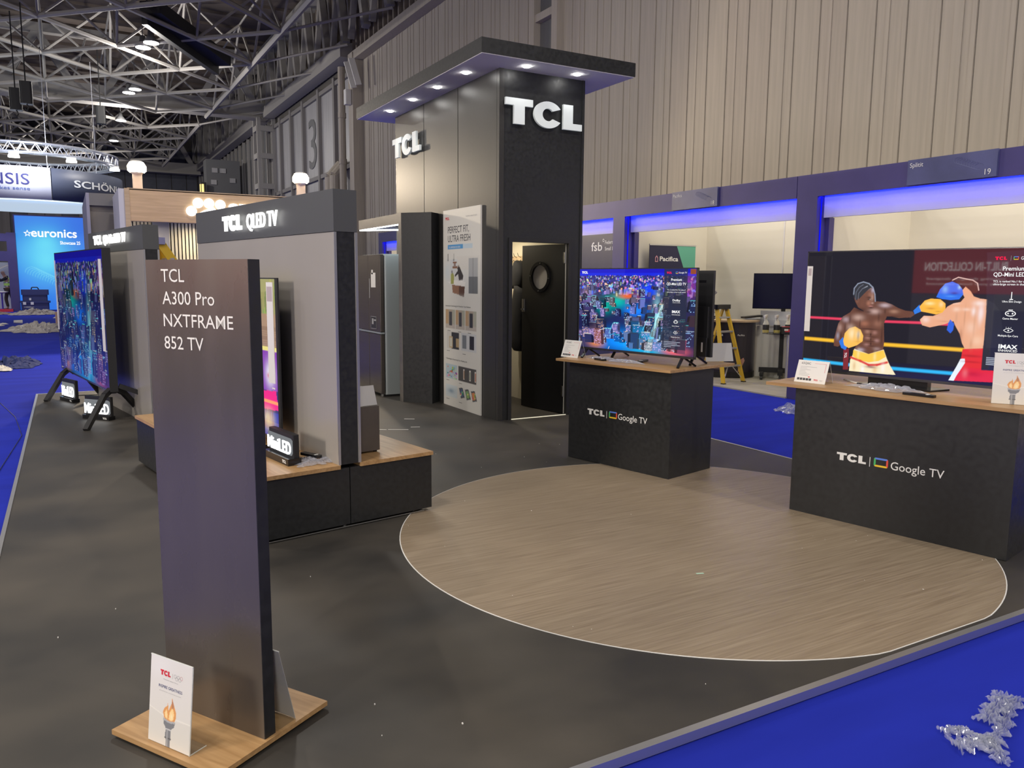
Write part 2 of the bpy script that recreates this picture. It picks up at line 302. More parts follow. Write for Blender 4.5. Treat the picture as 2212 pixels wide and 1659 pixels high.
BOX_B=[(269,535,30,29,(0.75,0.5,0.42),0.6),(345,481,29,24,(0.8,0.55,0.5),0.6),(391,430,27,18,(0.7,0.55,0.6),0.7),(434,476,23,17,(0.55,0.3,0.2),0.6),(301,582,24,25,(0.5,0.2,0.12),0.6),(363,577,22,32,(0.4,0.18,0.12),0.6),(318,646,14,18,(0.55,0.28,0.2),0.6),(352,651,13,18,(0.5,0.24,0.2),0.6),(320,695,14,17,(0.5,0.25,0.2),0.6),(364,715,13,16,(0.55,0.3,0.28),0.6),(317,753,14,15,(0.5,0.25,0.22),0.6),(290,798,19,18,(0.6,0.5,0.6),0.7),(367,780,19,15,(0.5,0.35,0.35),0.5),(210,556,18,25,(0.6,0.45,0.5),0.6),(182,625,13,38,(0.55,0.35,0.3),0.6),(174,694,8,33,(0.5,0.5,0.65),0.5),(232,613,20,33,(0.6,0.4,0.35),0.5),(329,368,8,33,(0.6,0.35,0.25),0.6),(314,418,10,18,(0.5,0.2,0.12),0.7),(304,288,17,20,(0.35,0.38,0.45),0.8),(329,312,7,24,(0.6,0.55,0.7),0.6),(324,442,8,8,(0.6,0.25,0.2),0.6),(245,670,20,50,(1,0.9,0.6),0.7),(275,675,9,33,(1,0.95,0.8),0.7),(587,405,22,14,(1,0.85,0.4),0.8),(635,410,10,23,(1,0.8,0.5),0.6),(593,443,20,7,(0.6,0.22,0.02),0.7),(646,296,13,30,(0.3,0.65,1),0.6),(704,280,7,16,(0.5,0.8,1),0.7),(685,325,17,11,(0.02,0.03,0.3),0.8),(670,348,24,8,(0.1,0.4,1),0.5),(768,455,10,37,(1,0.9,0.9),0.7),(785,395,24,22,(1,0.85,0.8),0.7),(699,444,16,19,(1,0.75,0.6),0.6),(796,461,12,66,(0.95,0.9,1),0.6),(762,574,23,52,(0.95,0.65,0.5),0.6),(790,668,27,45,(1,0.7,0.5),0.5),(575,529,18,27,(1,0.8,0.75),0.6),(626,510,26,15,(0.85,0.5,0.35),0.5),(724,638,8,60,(0.45,0.18,0.1),0.6),(767,693,6,45,(0.6,0.28,0.15),0.5),(771,783,47,10,(0.35,0.0,0.01),0.6),(773,827,48,8,(0.35,0.0,0.01),0.5),(785,916,36,22,(0.45,0.0,0.01),0.5),(753,913,12,38,(1,0.3,0.3),0.4),(265,935,8,41,(0.75,0.45,0.2),0.7),(306,954,9,33,(1,1,1),0.7),(364,953,12,32,(0.8,0.45,0.15),0.6),(401,930,10,41,(1,1,1),0.6),(344,931,29,11,(0.2,0.02,0.03),0.8),(281,832,7,42,(1,0.9,0.5),0.5),(360,846,7,41,(1,0.9,0.5),0.5),(285,419,14,49,(0.2,0.08,0.05),0.6),(318,345,12,24,(0.34,0.15,0.1),0.7),(316,410,10,21,(0.36,0.16,0.11),0.6),(332,415,6,8,(0.6,0.34,0.28),0.7),(326,451,10,6,(0.03,0.01,0.01),0.9),(326,440,10,5,(0.42,0.18,0.16),0.7),(316,384,8,4,(0.01,0.005,0.005),1),(320,386,3,3,(0.7,0.6,0.55),0.5),(315,369,11,4,(0.02,0.01,0.01),0.9),(260,394,5,18,(0.34,0.15,0.1),0.8),(260,396,3,8,(0.05,0.02,0.02),0.8),(295,345,12,21,(0.2,0.08,0.05),0.6),(329,368,3,21,(0.45,0.24,0.2),0.5),(334,669,3,15,(0.03,0.01,0.005),0.8),(335,687,30,3,(0.04,0.012,0.008),0.7),(336,706,2,15,(0.03,0.01,0.005),0.8),(337,724,29,3,(0.04,0.012,0.008),0.7),(337,743,3,14,(0.03,0.01,0.005),0.8),(338,761,30,3,(0.04,0.012,0.008),0.7),(277,473,29,18,(0.05,0.018,0.012),0.8),(316,487,15,10,(0.05,0.018,0.012),0.6),(230,554,5,42,(0.06,0.022,0.015),0.6),(366,528,5,49,(0.06,0.022,0.015),0.5),(275,683,6,50,(0.05,0.018,0.012),0.5),(386,672,5,97,(0.05,0.018,0.012),0.6),(279,588,3,41,(0.04,0.015,0.01),0.6),(322,625,43,5,(0.035,0.01,0.006),0.8),(393,478,4,22,(0.05,0.02,0.01),0.6),(208,623,3,42,(0.04,0.015,0.01),0.6),(190,692,3,34,(0.03,0.01,0.01),0.6),(436,515,27,5,(0.05,0.02,0.012),0.6),(734,502,3,89,(0.55,0.25,0.14),0.5),(701,504,5,45,(0.62,0.32,0.2),0.5),(653,537,25,5,(0.55,0.25,0.15),0.5),(739,442,20,13,(1,0.78,0.66),0.5),(774,544,4,133,(0.66,0.35,0.22),0.5),(624,464,13,5,(0.5,0.22,0.02),0.6),(794,498,8,73,(1,0.85,0.78),0.4),(693,400,20,7,(1,0.8,0.7),0.4),(255,685,5,50,(0.9,0.5,0.1),0.5),(277,733,20,6,(0.8,0.35,0.05),0.5)]
# ================================================================== THE HALL
R_ = random.Random(7)
M_CARPET = mat('blue_carpet', (0.016, 0.030, 0.43), 0.95, spec=0.15, noise=0.22, nscale=1.3, stretch=(0.5, 2.5, 1), nfac=(0.3, 0.7), det=8)
struct('floor', MB().box(-45, 13.2, -14, 96, -0.34, -0.04), M_CARPET, 'vivid blue exhibition carpet covering the hall floor')
# raised black stage floor, with a round pale inlay
M_VINYL = mat('black_stage_vinyl', (0.074, 0.064, 0.052), 0.56, noise=0.5, col2=(0.026, 0.024, 0.022), nscale=1.1, stretch=(1.0, 1.3, 1), rnoise=0.07, nfac=(0.32, 0.74), det=10)
st = struct('stage_floor', MB().box(-0.43, 5.745, 2.045, 12.615, -0.04, 0.0), M_VINYL, 'scuffed black vinyl floor of the raised stand')
def streak_floor():
    m = bpy.data.materials.new('beige_streaked_vinyl'); m.use_nodes = True; nt = m.node_tree; b = nt.nodes['Principled BSDF']; b.inputs['Roughness'].default_value = 0.45
    tc = nt.nodes.new('ShaderNodeTexCoord'); mp = nt.nodes.new('ShaderNodeMapping'); mp.inputs['Rotation'].default_value = (0, 0, math.radians(6)); mp.inputs['Scale'].default_value = (1.0, 34, 1)
    nz = nt.nodes.new('ShaderNodeTexNoise'); nz.inputs['Scale'].default_value = 2.2; nz.inputs['Detail'].default_value = 5; nz.inputs['Roughness'].default_value = 0.6
    rp = nt.nodes.new('ShaderNodeValToRGB'); rp.color_ramp.elements[0].position = 0.28; rp.color_ramp.elements[1].position = 0.66
    rp.color_ramp.elements[0].color = (0.20, 0.148, 0.098, 1); rp.color_ramp.elements[1].color = (0.33, 0.262, 0.185, 1)
    nt.links.new(tc.outputs['Object'], mp.inputs[0]); nt.links.new(mp.outputs[0], nz.inputs['Vector']); nt.links.new(nz.outputs['Fac'], rp.inputs[0]); nt.links.new(rp.outputs[0], b.inputs['Base Color'])
    return m
cpts = [(3.463 + 1.84 * math.cos(2 * math.pi * k / 160), 3.873 + 1.84 * math.sin(2 * math.pi * k / 160)) for k in range(160)]
cpts = [(x, max(y, 2.075)) for x, y in cpts]
ci = put('round_floor_inlay', MB().prism(cpts, 0.0, 0.003), streak_floor()); S(ci, 'beige streaked vinyl disc inlaid in the black stage floor', 'flooring')
rim = [(3.463 + 1.846 * math.cos(2 * math.pi * k / 160), max(2.07, 3.873 + 1.846 * math.sin(2 * math.pi * k / 160))) for k in range(160)]
put('pale_edge', MB().prism(rim, 0.0, 0.0022), M_WHITE, ci)
# aluminium edge trim on each side of the stage
struct('trim_1', MB().box(-0.455, 5.77, 2.012, 2.045, -0.035, 0.004), M_ALU, 'aluminium edge strip along the near side of the stage')
struct('trim_2', MB().box(-0.455, -0.43, 2.045, 12.615, -0.035, 0.004), M_ALU, 'bright dented metal strip along the left edge of the stage')
struct('trim_3', MB().box(5.745, 5.77, 2.045, 12.615, -0.035, 0.004), M_ALU, 'thin white metal strip along the far right edge of the stage')
struct('trim_4', MB().box(-0.455, 5.77, 12.615, 12.64, -0.035, 0.004), M_ALU, 'aluminium edge strip along the far end of the stage')
# ---- right hall wall: beige metal cladding in separate profiled panels
M_CLAD = mat('beige_cladding', (0.50, 0.45, 0.385), 0.78, noise=0.16, nscale=2.0, stretch=(6, 6, 0.35), nfac=(0.25, 0.75))
M_CLAD2 = mat('beige_cladding_warm', (0.485, 0.432, 0.372), 0.78, noise=0.16, nscale=2.0, stretch=(6, 6, 0.35), nfac=(0.25, 0.75))
M_JOINT = mat('dark_joint', (0.10, 0.09, 0.08), 0.8)
wr = struct('wall_right', MB().box(13.06, 13.3, -14, 96, -0.34, 17), M_JOINT, 'tall beige hall wall clad in vertical metal panels')
def panel_mesh(w, h, seed):
    # a folded metal tray with raised ribs, front face towards -X, width along Y
    mb = MB(); r = random.Random(seed); mb.box(0.005, 0.05, 0.005, w - 0.005, 0, h)
    pos = {0: [0.0], 1: [0.0, 0.34], 2: [0.0, 0.22, 0.30]}[seed]
    for p in pos: mb.box(-0.012, 0.02, p + 0.010, p + 0.09, 0, h)
    return mb
pm = [panel_mesh(0.62, 12.0, k).mesh('cladding_panel') for k in range(3)]
for p_ in pm: p_.materials.append(M_CLAD)
pm2 = [panel_mesh(0.62, 12.0, k).mesh('cladding_panel') for k in range(3)]
for p_ in pm2: p_.materials.append(M_CLAD2)
y = 2.4; k = 0
while y < 38.2:
    if not (20.2 < y + 0.3 < 21.9): o = link('cladding_panel', (pm if R_.random() < 0.6 else pm2)[(0, 1, 0, 2, 0, 1)[k % 6]], None, wr, loc=(13.0, y, -0.04)); o.location.z = -0.04
    y += 0.622; k += 1
# bolts column pilaster with louvred recess
mb = MB().box(12.75, 13.05, 20.25, 20.55, 0, 12).box(12.75, 13.05, 21.55, 21.85, 0, 12)
for z in (9.3, 10.4, 11.6): mb.box(12.8, 13.05, 20.55, 21.55, z, z + 0.22)
put('pilaster', mb, M_CLAD2, wr)
put('pilaster_recess', MB().box(12.98, 13.05, 20.5, 21.6, 0, 12), M_STEELD, wr)
struct('trim_5', MB().box(12.55, 13.1, 22.0, 38.6, 11.97, 12.35), M_CLAD, 'beige steel beam above the cladding at the top of the right wall')
struct('trim_6', MB().box(12.5, 13.1, 38.1, 38.75, -0.04, 12.3), M_CLAD, 'beige column where the right wall cladding ends')
# dark ribbed band above the cladding
mb = MB()
bandw = struct('wall_right.001', MB().box(13.0, 13.05, 20, 60, 12.3, 17), M_JOINT, 'dark ribbed band high on the right wall under the roof')
rib = MB().box(12.82, 13.0, 0, 0.14, 12.3, 17).mesh('rib'); rib.materials.append(mat('rib_brown', (0.26, 0.22, 0.19), 0.7))
y = 21.0
while y < 58: link('rib', rib, None, bandw, loc=(0, y, 0)); y += 0.62
# ---- glazed wall beyond the column with the big numeral
M_PANE = mat('frosted_panel', (0.42, 0.41, 0.42), 0.45, noise=0.15, nscale=1.5, stretch=(3, 3, 0.4))
M_STEELM = mat('mid_steel', (0.22, 0.205, 0.20), 0.6)
ww = thing('window_1', 'wall of tall pale panels in steel frames with the numeral 3', None, kind='structure')
ys = [39.4, 42.3, 45.3, 48.7, 51.6, 54.4, 56.8]
for a_, b_ in zip(ys[:-1], ys[1:]):
    put('pane', MB().box(13.0, 13.05, a_ + 0.15, b_ - 0.15, 7.4, 11.6), M_PANE, ww); put('pane', MB().box(13.0, 13.05, a_ + 0.15, b_ - 0.15, 0, 7.15), M_PANE, ww)
for a_ in ys: put('mullion', MB().box(12.8, 13.04, a_ - 0.15, a_ + 0.15, -0.04, 12.0), M_STEELM, ww)
for z in (7.15, 11.6): put('transom', MB().box(12.85, 13.04, 39.4, 56.8, z, z + 0.22), M_STEELM, ww)
text('numeral', '3', M_STEELD, ww, (12.97, 47.9, 7.95), (0, -1, 0), (0, 0, 1), h=2.95, w=1.6, bold=0.0)
# pipes on the column
pp = S(put('rain_pipe', MB().tube((12.3, 39.2, 0), (12.3, 39.2, 11.8), 0.17, 10), M_CLAD2), 'grey vertical pipe clipped in front of the wall column', 'pipe')
for z in (3, 5, 7.2, 9.4): put('collar', MB().tube((12.3, 39.2, z), (12.3, 39.2, z + 0.25), 0.2, 10), M_CLAD2, pp)
for dx, yy in ((0.0, 40.6), (0.0, 41.5)):
    o = S(put('duct_pipe', MB().tube((12.3, yy, 0), (12.3, yy, 6.8), 0.26, 12).tube((12.3, yy, 6.8), (12.9, yy, 7.5), 0.26, 12), M_CLAD2), 'fat pale duct pipe with a bent top, ' + ('nearer' if yy < 41 else 'farther') + ' of the pair by the column', 'pipe', 'duct pipes beside the column')
    put('collar', MB().tube((12.3, yy, 5.8), (12.3, yy, 6.1), 0.31, 12), M_CLAD2, o)
# ---- edge truss along the right wall (box chord below, plate webs)
et = thing('edge_truss', 'deep grey steel truss running along the top of the right wall', 'truss')
put('lower_chord', MB().box(12.2, 12.9, 39.0, 93, 12.25, 12.95), M_STEEL, et); put('upper_chord', MB().box(12.2, 12.9, 22, 93, 16.2, 16.8), M_STEEL, et)
unit = {}
def rod(name, p, q, r, mt, parent, sq=False):
    key = (mt.name, sq)
    if key not in unit:
        mb = MB().box(-1, 1, -1, 1, 0, 1) if sq else MB().tube((0, 0, 0), (0, 0, 1), 1, 6)
        me = mb.mesh('member'); me.materials.append(mt); unit[key] = me
    o = bpy.data.objects.new(name, unit[key]); COL.objects.link(o); o.parent = parent; p = Vector(p); q = Vector(q); d = q - p
    o.location = p; o.rotation_mode = 'QUATERNION'; o.rotation_quaternion = d.to_track_quat('Z', 'Y'); o.scale = (r, r, d.length); return o
y = 27.0; k = 0
while y < 90:
    rod('web', (12.5, y, 12.9), (12.5, y + 1.1, 16.3), 0.17, M_STEEL, et, True); rod('web', (12.5, y + 2.2, 12.9), (12.5, y + 1.1, 16.3), 0.13, M_STEEL, et, True)
    rod('tie', (12.5, y + 2.2, 12.9), (12.5, y + 3.0, 16.3), 0.05, M_STEEL, et)
    y += 3.0 if y < 57 else 3.6
# ---- cross girders
def girder(Y, lab, x0=-26, z0=12.35):
    g = thing('cross_girder', lab, 'girder', group='cross girders under the roof')
    put('lower_chord', MB().box(x0, 12.6, Y - 0.3, Y + 0.3, z0, z0 + 0.95), M_STEEL, g); put('lower_flange', MB().box(x0, 12.6, Y - 0.55, Y + 0.55, z0 - 0.12, z0 - 0.02), M_STEEL, g)
    put('upper_chord', MB().box(x0, 12.6, Y - 0.3, Y + 0.3, 16.0, 16.5), M_STEEL, g)
    x = x0 + 2
    while x < 12:
        rod('web', (x, Y, z0 + 0.9), (x + 1.7, Y, 16.1), 0.2, M_STEEL, g, True); rod('web', (x + 3.4, Y, z0 + 0.9), (x + 1.7, Y, 16.1), 0.2, M_STEEL, g, True)
        rod('tie', (x + 3.4, Y, z0 + 0.9), (x + 4.3, Y, 16.1), 0.06, M_STEEL, g)
        x += 5.4
    return g
girder(57, 'grey box girder crossing the hall, nearer one')
girder(88, 'grey box girder crossing the hall, far one by the end wall', z0=12.0)
# ---- space frame of tubes, diagonal grid
def space_frame(y0, y1, lab, r, single):
    sf = thing('space_frame', lab, 'roof frame'); z0, z1 = 12.0, 14.6; mbs = MB(); P = set()
    i0 = 0
    for i in range(-8, 1):
        for j in range(0, int((y1 - y0) / 3) + 1):
            if (i + j) % 2 == 0: P.add((i, j))
    pos = lambda i, j, z: (8.62 + 3 * i, y0 + 3 * j, z)
    cnt = 0
    def mem(nm, p, q, rr):
        nonlocal cnt
        vis = p[0] > -5 and single
        if vis and cnt < 290: rod(nm, p, q, rr, M_STEEL, sf); cnt += 1
        else: mbs.tube(p, q, rr, 5)
    for (i, j) in sorted(P):
        for di in (1, -1):
            if (i + di, j + 1) in P: mem('chord', pos(i, j, z0), pos(i + di, j + 1, z0), r)
        t = (pos(i, j, 0)[0], pos(i, j, 0)[1] + 3.0)
        if j + 2 <= int((y1 - y0) / 3):
            top = (t[0], t[1], z1)
            for (a_, b_) in ((i, j), (i, j + 2), (i - 1, j + 1), (i + 1, j + 1)):
                if (a_, b_) in P: mem('web', pos(a_, b_, z0), top, r * 0.62)
            if (i, j + 2) in P: mem('tie', top, (top[0], min(y1, top[1] + 6.0), z1), r * 0.5)
    for j in range(0, int((y1 - y0) / 3), 2):
        mem('edge_chord', pos(0, j, z0), (8.62, min(y1, y0 + 3 * j + 6), z0), r * 1.35)
    if mbs.v: S(put('frame_members', mbs, M_STEEL, sf), kind='stuff')
    return sf
space_frame(17.6, 56.6, 'nearer bay of the tubular space frame under the brown roof', 0.10, True)
space_frame(59.6, 86.6, 'farther bay of the tubular space frame beyond the cross girder', 0.10, False)
tr = thing('raking_struts', 'thin raking tubes tying the space frame to the side truss', 'bracing')
for y in range(30, 56, 6): rod('strut', (8.62, 5.6 + y, 12), (12.3, 5.6 + y - 3.5, 12.6), 0.06, M_STEEL, tr)
# ---- roof deck in strips
M_ROOF = mat('brown_roof_deck', (0.17, 0.135, 0.115), 0.85, noise=0.3, nscale=0.7)
ce = struct('ceiling', MB().box(-45, 13.3, 14, 96, 17.25, 17.45), M_JOINT, 'dark brown roof deck of the hall')
dk = MB().box(-45, 12.9, 0.05, 2.35, 17.1, 17.2).box(-45, 12.9, 0.0, 0.12, 16.95, 17.2).mesh('deck_panel'); dk.materials.append(M_ROOF)
y = 20.0
while y < 93: link('deck_panel', dk, None, ce, loc=(0, y, 0)); y += 2.4
# far end wall with panels
M_FARP = mat('far_wall_panel', (0.16, 0.165, 0.20), 0.7, noise=0.2, nscale=1.2); M_FARL = mat('far_wall_lower', (0.30, 0.28, 0.28), 0.7, noise=0.3, nscale=0.8, stretch=(2, 1, 0.1))
wf = struct('wall_far', MB().box(-45, 13.2, 94, 94.3, -0.1, 17), M_JOINT, 'far end wall of the hall with dark upper panels and pale lower cladding')
fu = MB().box(0.04, 1.46, -0.08, 0, 0, 4.6).mesh('upper_panel'); fu.materials.append(M_FARP)
fl_ = MB().box(0.03, 1.47, -0.08, 0, 0, 9.2).mesh('lower_panel'); fl_.materials.append(M_FARL)
fd = MB().box(0.03, 1.47, -0.08, 0, 0, 9.2).mesh('lower_panel'); fd.materials.append(M_FARP)
for i in range(-9, 9): link('upper_panel', fu, None, wf, loc=(i * 1.5, 94, 10.4)); link('lower_panel', fl_ if (i % 3) else fd, None, wf, loc=(i * 1.5, 94, 0.2))
put('rail', MB().box(-14, 13, 93.5, 94, 9.5, 10.2), M_STEELM, wf)
# lattice tower, plant cabinets and hanging blinds in the far right corner
lt = thing('lattice_column', 'square lattice steel column where the side truss meets the cross girder', 'column')
for x, yy in ((11.9, 56.4), (12.9, 56.4), (11.9, 57.6), (12.9, 57.6)): put('post', MB().box(x - 0.12, x + 0.12, yy - 0.12, yy + 0.12, 0, 12.3), M_STEEL, lt)
for z in (1.5, 3.5, 5.6, 7.6, 9.6, 11.4): put('batten', MB().box(11.9, 12.9, 56.25, 56.4, z, z + 0.35).box(11.75, 11.9, 56.4, 57.6, z, z + 0.35), M_STEEL, lt)
fw = thing('window_2', 'row of dark panels with pale slanting blinds beyond the lattice column', None, kind='structure')
y = 58.5; k = 0
while y < 92:
    put('dark_pane', MB().box(13.0, 13.05, y + 0.1, y + 1.5, 0, 12), M_STEELD, fw); put('post', MB().box(12.85, 13.05, y - 0.1, y + 0.1, 0, 12.2), M_STEEL, fw)
    put('blind', MB().add([(12.95, y + 0.2, 1), (12.95, y + 0.75, 1), (12.95, y + 0.55, 11), (12.95, y + 0.3 + (k % 3) * 0.35, 11), (12.99, y + 0.2, 1), (12.99, y + 0.75, 1), (12.99, y + 0.55, 11), (12.99, y + 0.3 + (k % 3) * 0.35, 11)], [(3, 2, 1, 0), (4, 5, 6, 7), (0, 1, 5, 4), (1, 2, 6, 5), (2, 3, 7, 6), (3, 0, 4, 7)]), M_PANE, fw)
    y += 1.7; k += 1
mb = thing('plant_cabinet', 'dark machinery cabinet on a high gantry by the far wall blinds', 'cabinet')
put('body', MB().box(9.9, 12.4, 66, 67.4, 6.4, 10.6), M_STEELD, mb); put('gantry', MB().box(9.4, 12.6, 65.6, 67.8, 6.0, 6.35).box(9.6, 9.8, 65.8, 66, 0, 6).box(12.2, 12.4, 65.8, 66, 0, 6), M_STEELM, mb)
for i, (x, z) in enumerate(((10.3, 9.6), (10.9, 9.6), (10.2, 8.7), (11.6, 8.9), (11.8, 7.4))): put('box_panel', MB().box(x, x + 0.42, 65.9, 66, z, z + 0.35), M_PANE, mb)
ex = S(put('exit_light', MB().box(9.35, 9.75, 65.2, 65.5, 7.55, 8.75).box(9.45, 9.6, 65.3, 65.7, 7.0, 7.55).box(9.42, 9.62, 65.62, 65.78, 6.35, 7.5), M_BLACKM), 'small yellow lit sign on a black box beside the machinery cabinet', 'sign'); put('lit_face', MB().box(9.3, 9.35, 65.25, 65.45, 7.7, 8.6).box(9.4, 9.55, 65.14, 65.2, 7.7, 8.6), glow('yellow_lit', (1, 0.75, 0.25), 1.6), ex)
# hanging high bay lamps in pairs
M_LAMP = glow('lamp_disc', (1, 0.98, 0.95), 14)
def hb(x, y, z, lab, big=0.34):
    t = thing('high_bay_lamp', lab, 'ceiling lamp', (x, y, z), group='high bay lamps in the roof')
    put('housing', MB().lathe([(0.12, 0.5), (0.14, 0.28), (big, 0.0)], n=14), M_STEELD, t, True); put('disc', MB().tube((0, 0, -0.03), (0, 0, 0.0), big * 0.93, 14), M_LAMP, t); put('hanger', MB().tube((0, 0, 0.5), (0, 0, 2.0), 0.02, 5), M_STEELD, t)
for i, (x, y, w_) in enumerate([(3.9, 39.9, 'right lamp of the nearest pair in the roof'), (3.65, 40.9, 'left lamp of the nearest pair in the roof'), (3.95, 50.0, 'right lamp of the second pair in the roof'), (3.7, 51.1, 'left lamp of the second pair in the roof'),
                           (3.8, 60.3, 'single lamp third along the roof line'), (3.8, 69.4, 'single lamp fourth along the roof line')]): hb(x, y, 11.9, 'glowing round high bay lamp, ' + w_)
# dark hanging duct
dc = thing('ceiling_duct', 'long dark folded curtain duct slung under the space frame', 'duct')
put('duct_body', MB().bar((3.6, 36.5, 12.4), (7.2, 41.8, 12.0), 0.9, 0.5), M_BLACKM, dc); put('duct_lip', MB().bar((3.4, 36.9, 12.15), (7.0, 42.2, 11.75), 0.25, 0.7), M_BLACKM, dc); put('end_loop', MB().path([(3.5, 36.3, 12.5), (3.2, 36.2, 13.0), (3.5, 36.1, 13.3), (3.7, 36.4, 12.6)], 0.03), M_BLACKM, dc)
# chain hoists
for x, y, z, lab in ((-1.35, 38.5, 8.2, 'black chain hoist hanging at the far left'), (-0.95, 37.5, 8.3, 'black chain hoist with a cable bundle beside the leftmost hoist'), (2.0, 46, 9.2, 'black chain hoist hanging above the round lighting truss')):
    t = thing('chain_hoist', lab, 'hoist', (x, y, z)); put('motor', MB().bbox(-0.22, 0.22, -0.2, 0.2, 0, 0.85, 0.08), M_BLACKM, t); put('chain', MB().tube((0, 0, 0.85), (0, 0, 3.8), 0.025, 5), M_BLACKM, t); put('hook', MB().path([(0, 0, 0), (0.06, 0, -0.12), (0, 0, -0.25), (-0.08, 0, -0.15)], 0.025), M_BLACKM, t)
for i, (y, z) in enumerate(((37.0, 11.7), (37.7, 11.7))):
    S(put('wall_heater', MB().bar((12.1, y, z), (12.35, y - 0.25, z - 1.2), 0.28, 0.06), M_WHITE), 'slim white tilted panel under the side truss, ' + ('nearer one' if i == 0 else 'farther one'), 'panel', 'tilted white panels')
S(put('siren_box', MB().bbox(12.2, 12.5, 38.25, 38.6, 9.9, 10.6, 0.05), M_WHITE), 'white rounded box fixed on the wall column', 'box')
# ================================================================== BOOTHS ALONG THE RIGHT WALL
M_NAVY = mat('navy_board', (0.062, 0.050, 0.20), 0.5, noise=0.1, nscale=3)
M_NAVYS = mat('navy_sign_board', (0.11, 0.12, 0.28), 0.4, noise=0.3, nscale=2)
M_CREAM = mat('cream_board', (0.70, 0.66, 0.56), 0.7)
M_LINT = mat('white_lintel', (0.66, 0.64, 0.66), 0.6)
M_LED = glow('blue_led', (0.004, 0.016, 1.0), 48); M_LEDV = glow('blue_led_side', (0.004, 0.006, 0.75), 1.3)
M_BFLOOR = mat('pale_booth_floor', (0.45, 0.42, 0.34), 0.7, noise=0.25, nscale=3, nfac=(0.3, 0.7))
def booth(y0, y1, lab, board, num, xw=10.9, back=None):
    # opening from y0 (near) to y1 (far); pillar on the far side is y1..y1+0.35
    b = thing('exhibition_booth', lab, 'booth', group='booths along the hall wall', )
    put('pillar', MB().box(8.93, 9.2, y1, y1 + 0.35, -0.04, 3.07), M_NAVY, b)
    put('fascia', MB().box(8.93, 8.97, y0, y1, 2.77, 3.07), M_NAVY, b)
    put('fascia_return', MB().box(8.97, 9.2, y0, y1, 3.03, 3.07), M_NAVY, b)
    put('inner_lintel', MB().box(9.07, 9.12, y0 + 0.003, y1 - 0.003, 2.49, 3.03), M_LINT, b)
    put('led_strip', MB().box(8.975, 8.99, y0 + 0.02, y1 - 0.02, 2.775, 2.79), M_LED, b); put('led_strip', MB().box(9.0, 9.015, y1 - 0.012, y1 - 0.002, 0.3, 2.76), M_LEDV, b)
    put('back_wall', MB().box(xw, xw + 0.05, y0, y1, -0.04, 3.0), back or M_CREAM, b)
    put('side_wall', MB().box(9.22, xw, y1 - 0.04, y1 + 0.02, -0.04, 3.0), back or M_CREAM, b); put('wall_end', MB().box(9.12, 9.22, y1 - 0.06, y1, -0.04, 2.49), M_NAVY, b)
    put('side_wall', MB().box(9.22, xw, y0 - 0.02, y0 + 0.02, -0.04, 3.0), back or M_CREAM, b)
    put('joint', MB().box(xw - 0.012, xw, (y0 + y1) / 2 - 0.01, (y0 + y1) / 2 + 0.01, -0.04, 3.0), M_LINT, b)
    put('booth_floor', MB().box(8.9, xw, y0 - 0.02, y1, -0.039, -0.02), M_BFLOOR, b)
    area('booth_light', (9.9, (y0 + y1) / 2, 3.6), 1.6, 46, (1, 0.90, 0.74), size_y=3.0)
    if board is not None:
        yc = (y0 + y1) / 2 + 0.1; s = put('sign_board', MB().box(8.90, 8.93, yc - 0.53, yc + 0.53, 2.78, 3.075), M_NAVYS, b)
        if board: text('sign_name', board, M_TEXT, s, (8.896, yc + 0.5, 2.985), (0, -1, 0), (0, 0, 1), h=0.055); text('sign_number', num, M_TEXT, s, (8.896, yc - 0.47, 2.81), (0, -1, 0), (0, 0, 1), h=0.065, align='R')
        mb = MB()
        for k in range(9):
            pts = [(8.8975, yc - 0.1 - 0.03 * k - 0.06 * math.cos(a), 3.0 - 0.012 * k + 0.035 * math.sin(a)) for a in [math.radians(t * 25) for t in range(0, 12)]]
            mb.path(pts, 0.0012, 3)
        put('swirl_print', mb, mat('swirl', (0.2, 0.22, 0.42), 0.5), s)
    return b
M_NAVYB = mat('dark_navy_back', (0.030, 0.030, 0.085), 0.4, noise=0.1)
bt = booth(3.60, 7.51, 'navy framed booth with cream walls and sign number 19, nearest', 'Splitit', '19')
booth(-0.65, 3.25, 'navy framed booth with cream walls and a blank front, right of booth 19', None, '')
booth(7.87, 11.77, 'navy framed booth with cream walls and sign number 18', 'Pacifica', '18')
b17 = booth(12.12, 16.03, 'navy framed booth with a dark lettered back wall beside the tower', None, '', back=M_NAVYB)
booth(16.38, 20.3, 'navy framed booth with cream walls seen above the refrigerator', '', '')
booth(20.65, 24.5, 'navy framed booth with cream walls, farthest of the row', '', '')
put('front_board', MB().box(8.97, 9.0, 12.12, 16.0, -0.04, 2.49), M_NAVYB, b17)
# lettering on the dark board closing booth 17
text('wall_lettering', 'fsb', M_TEXT, b17, (8.966, 12.86, 2.18), (0, -1, 0), (0, 0, 1), h=0.17, w=0.36, bold=0.012)
put('degree_ring', MB().add([(8.964, 12.46 + 0.03 * math.cos(a) , 2.37 + 0.03 * math.sin(a)) for a in [k * math.pi / 6 for k in range(12)]] + [(8.964, 12.46 + 0.018 * math.cos(a), 2.37 + 0.018 * math.sin(a)) for a in [k * math.pi / 6 for k in range(12)]], [(k, (k + 1) % 12, (k + 1) % 12 + 12, k + 12) for k in range(12)]), M_TEXT, b17)
text('wall_lettering', 'Federation of', M_TEXT, b17, (8.966, 12.41, 2.30), (0, -1, 0), (0, 0, 1), h=0.07, bold=0.012)
text('wall_lettering', 'Small Businesses', M_TEXT, b17, (8.966, 12.41, 2.18), (0, -1, 0), (0, 0, 1), h=0.07, bold=0.012)
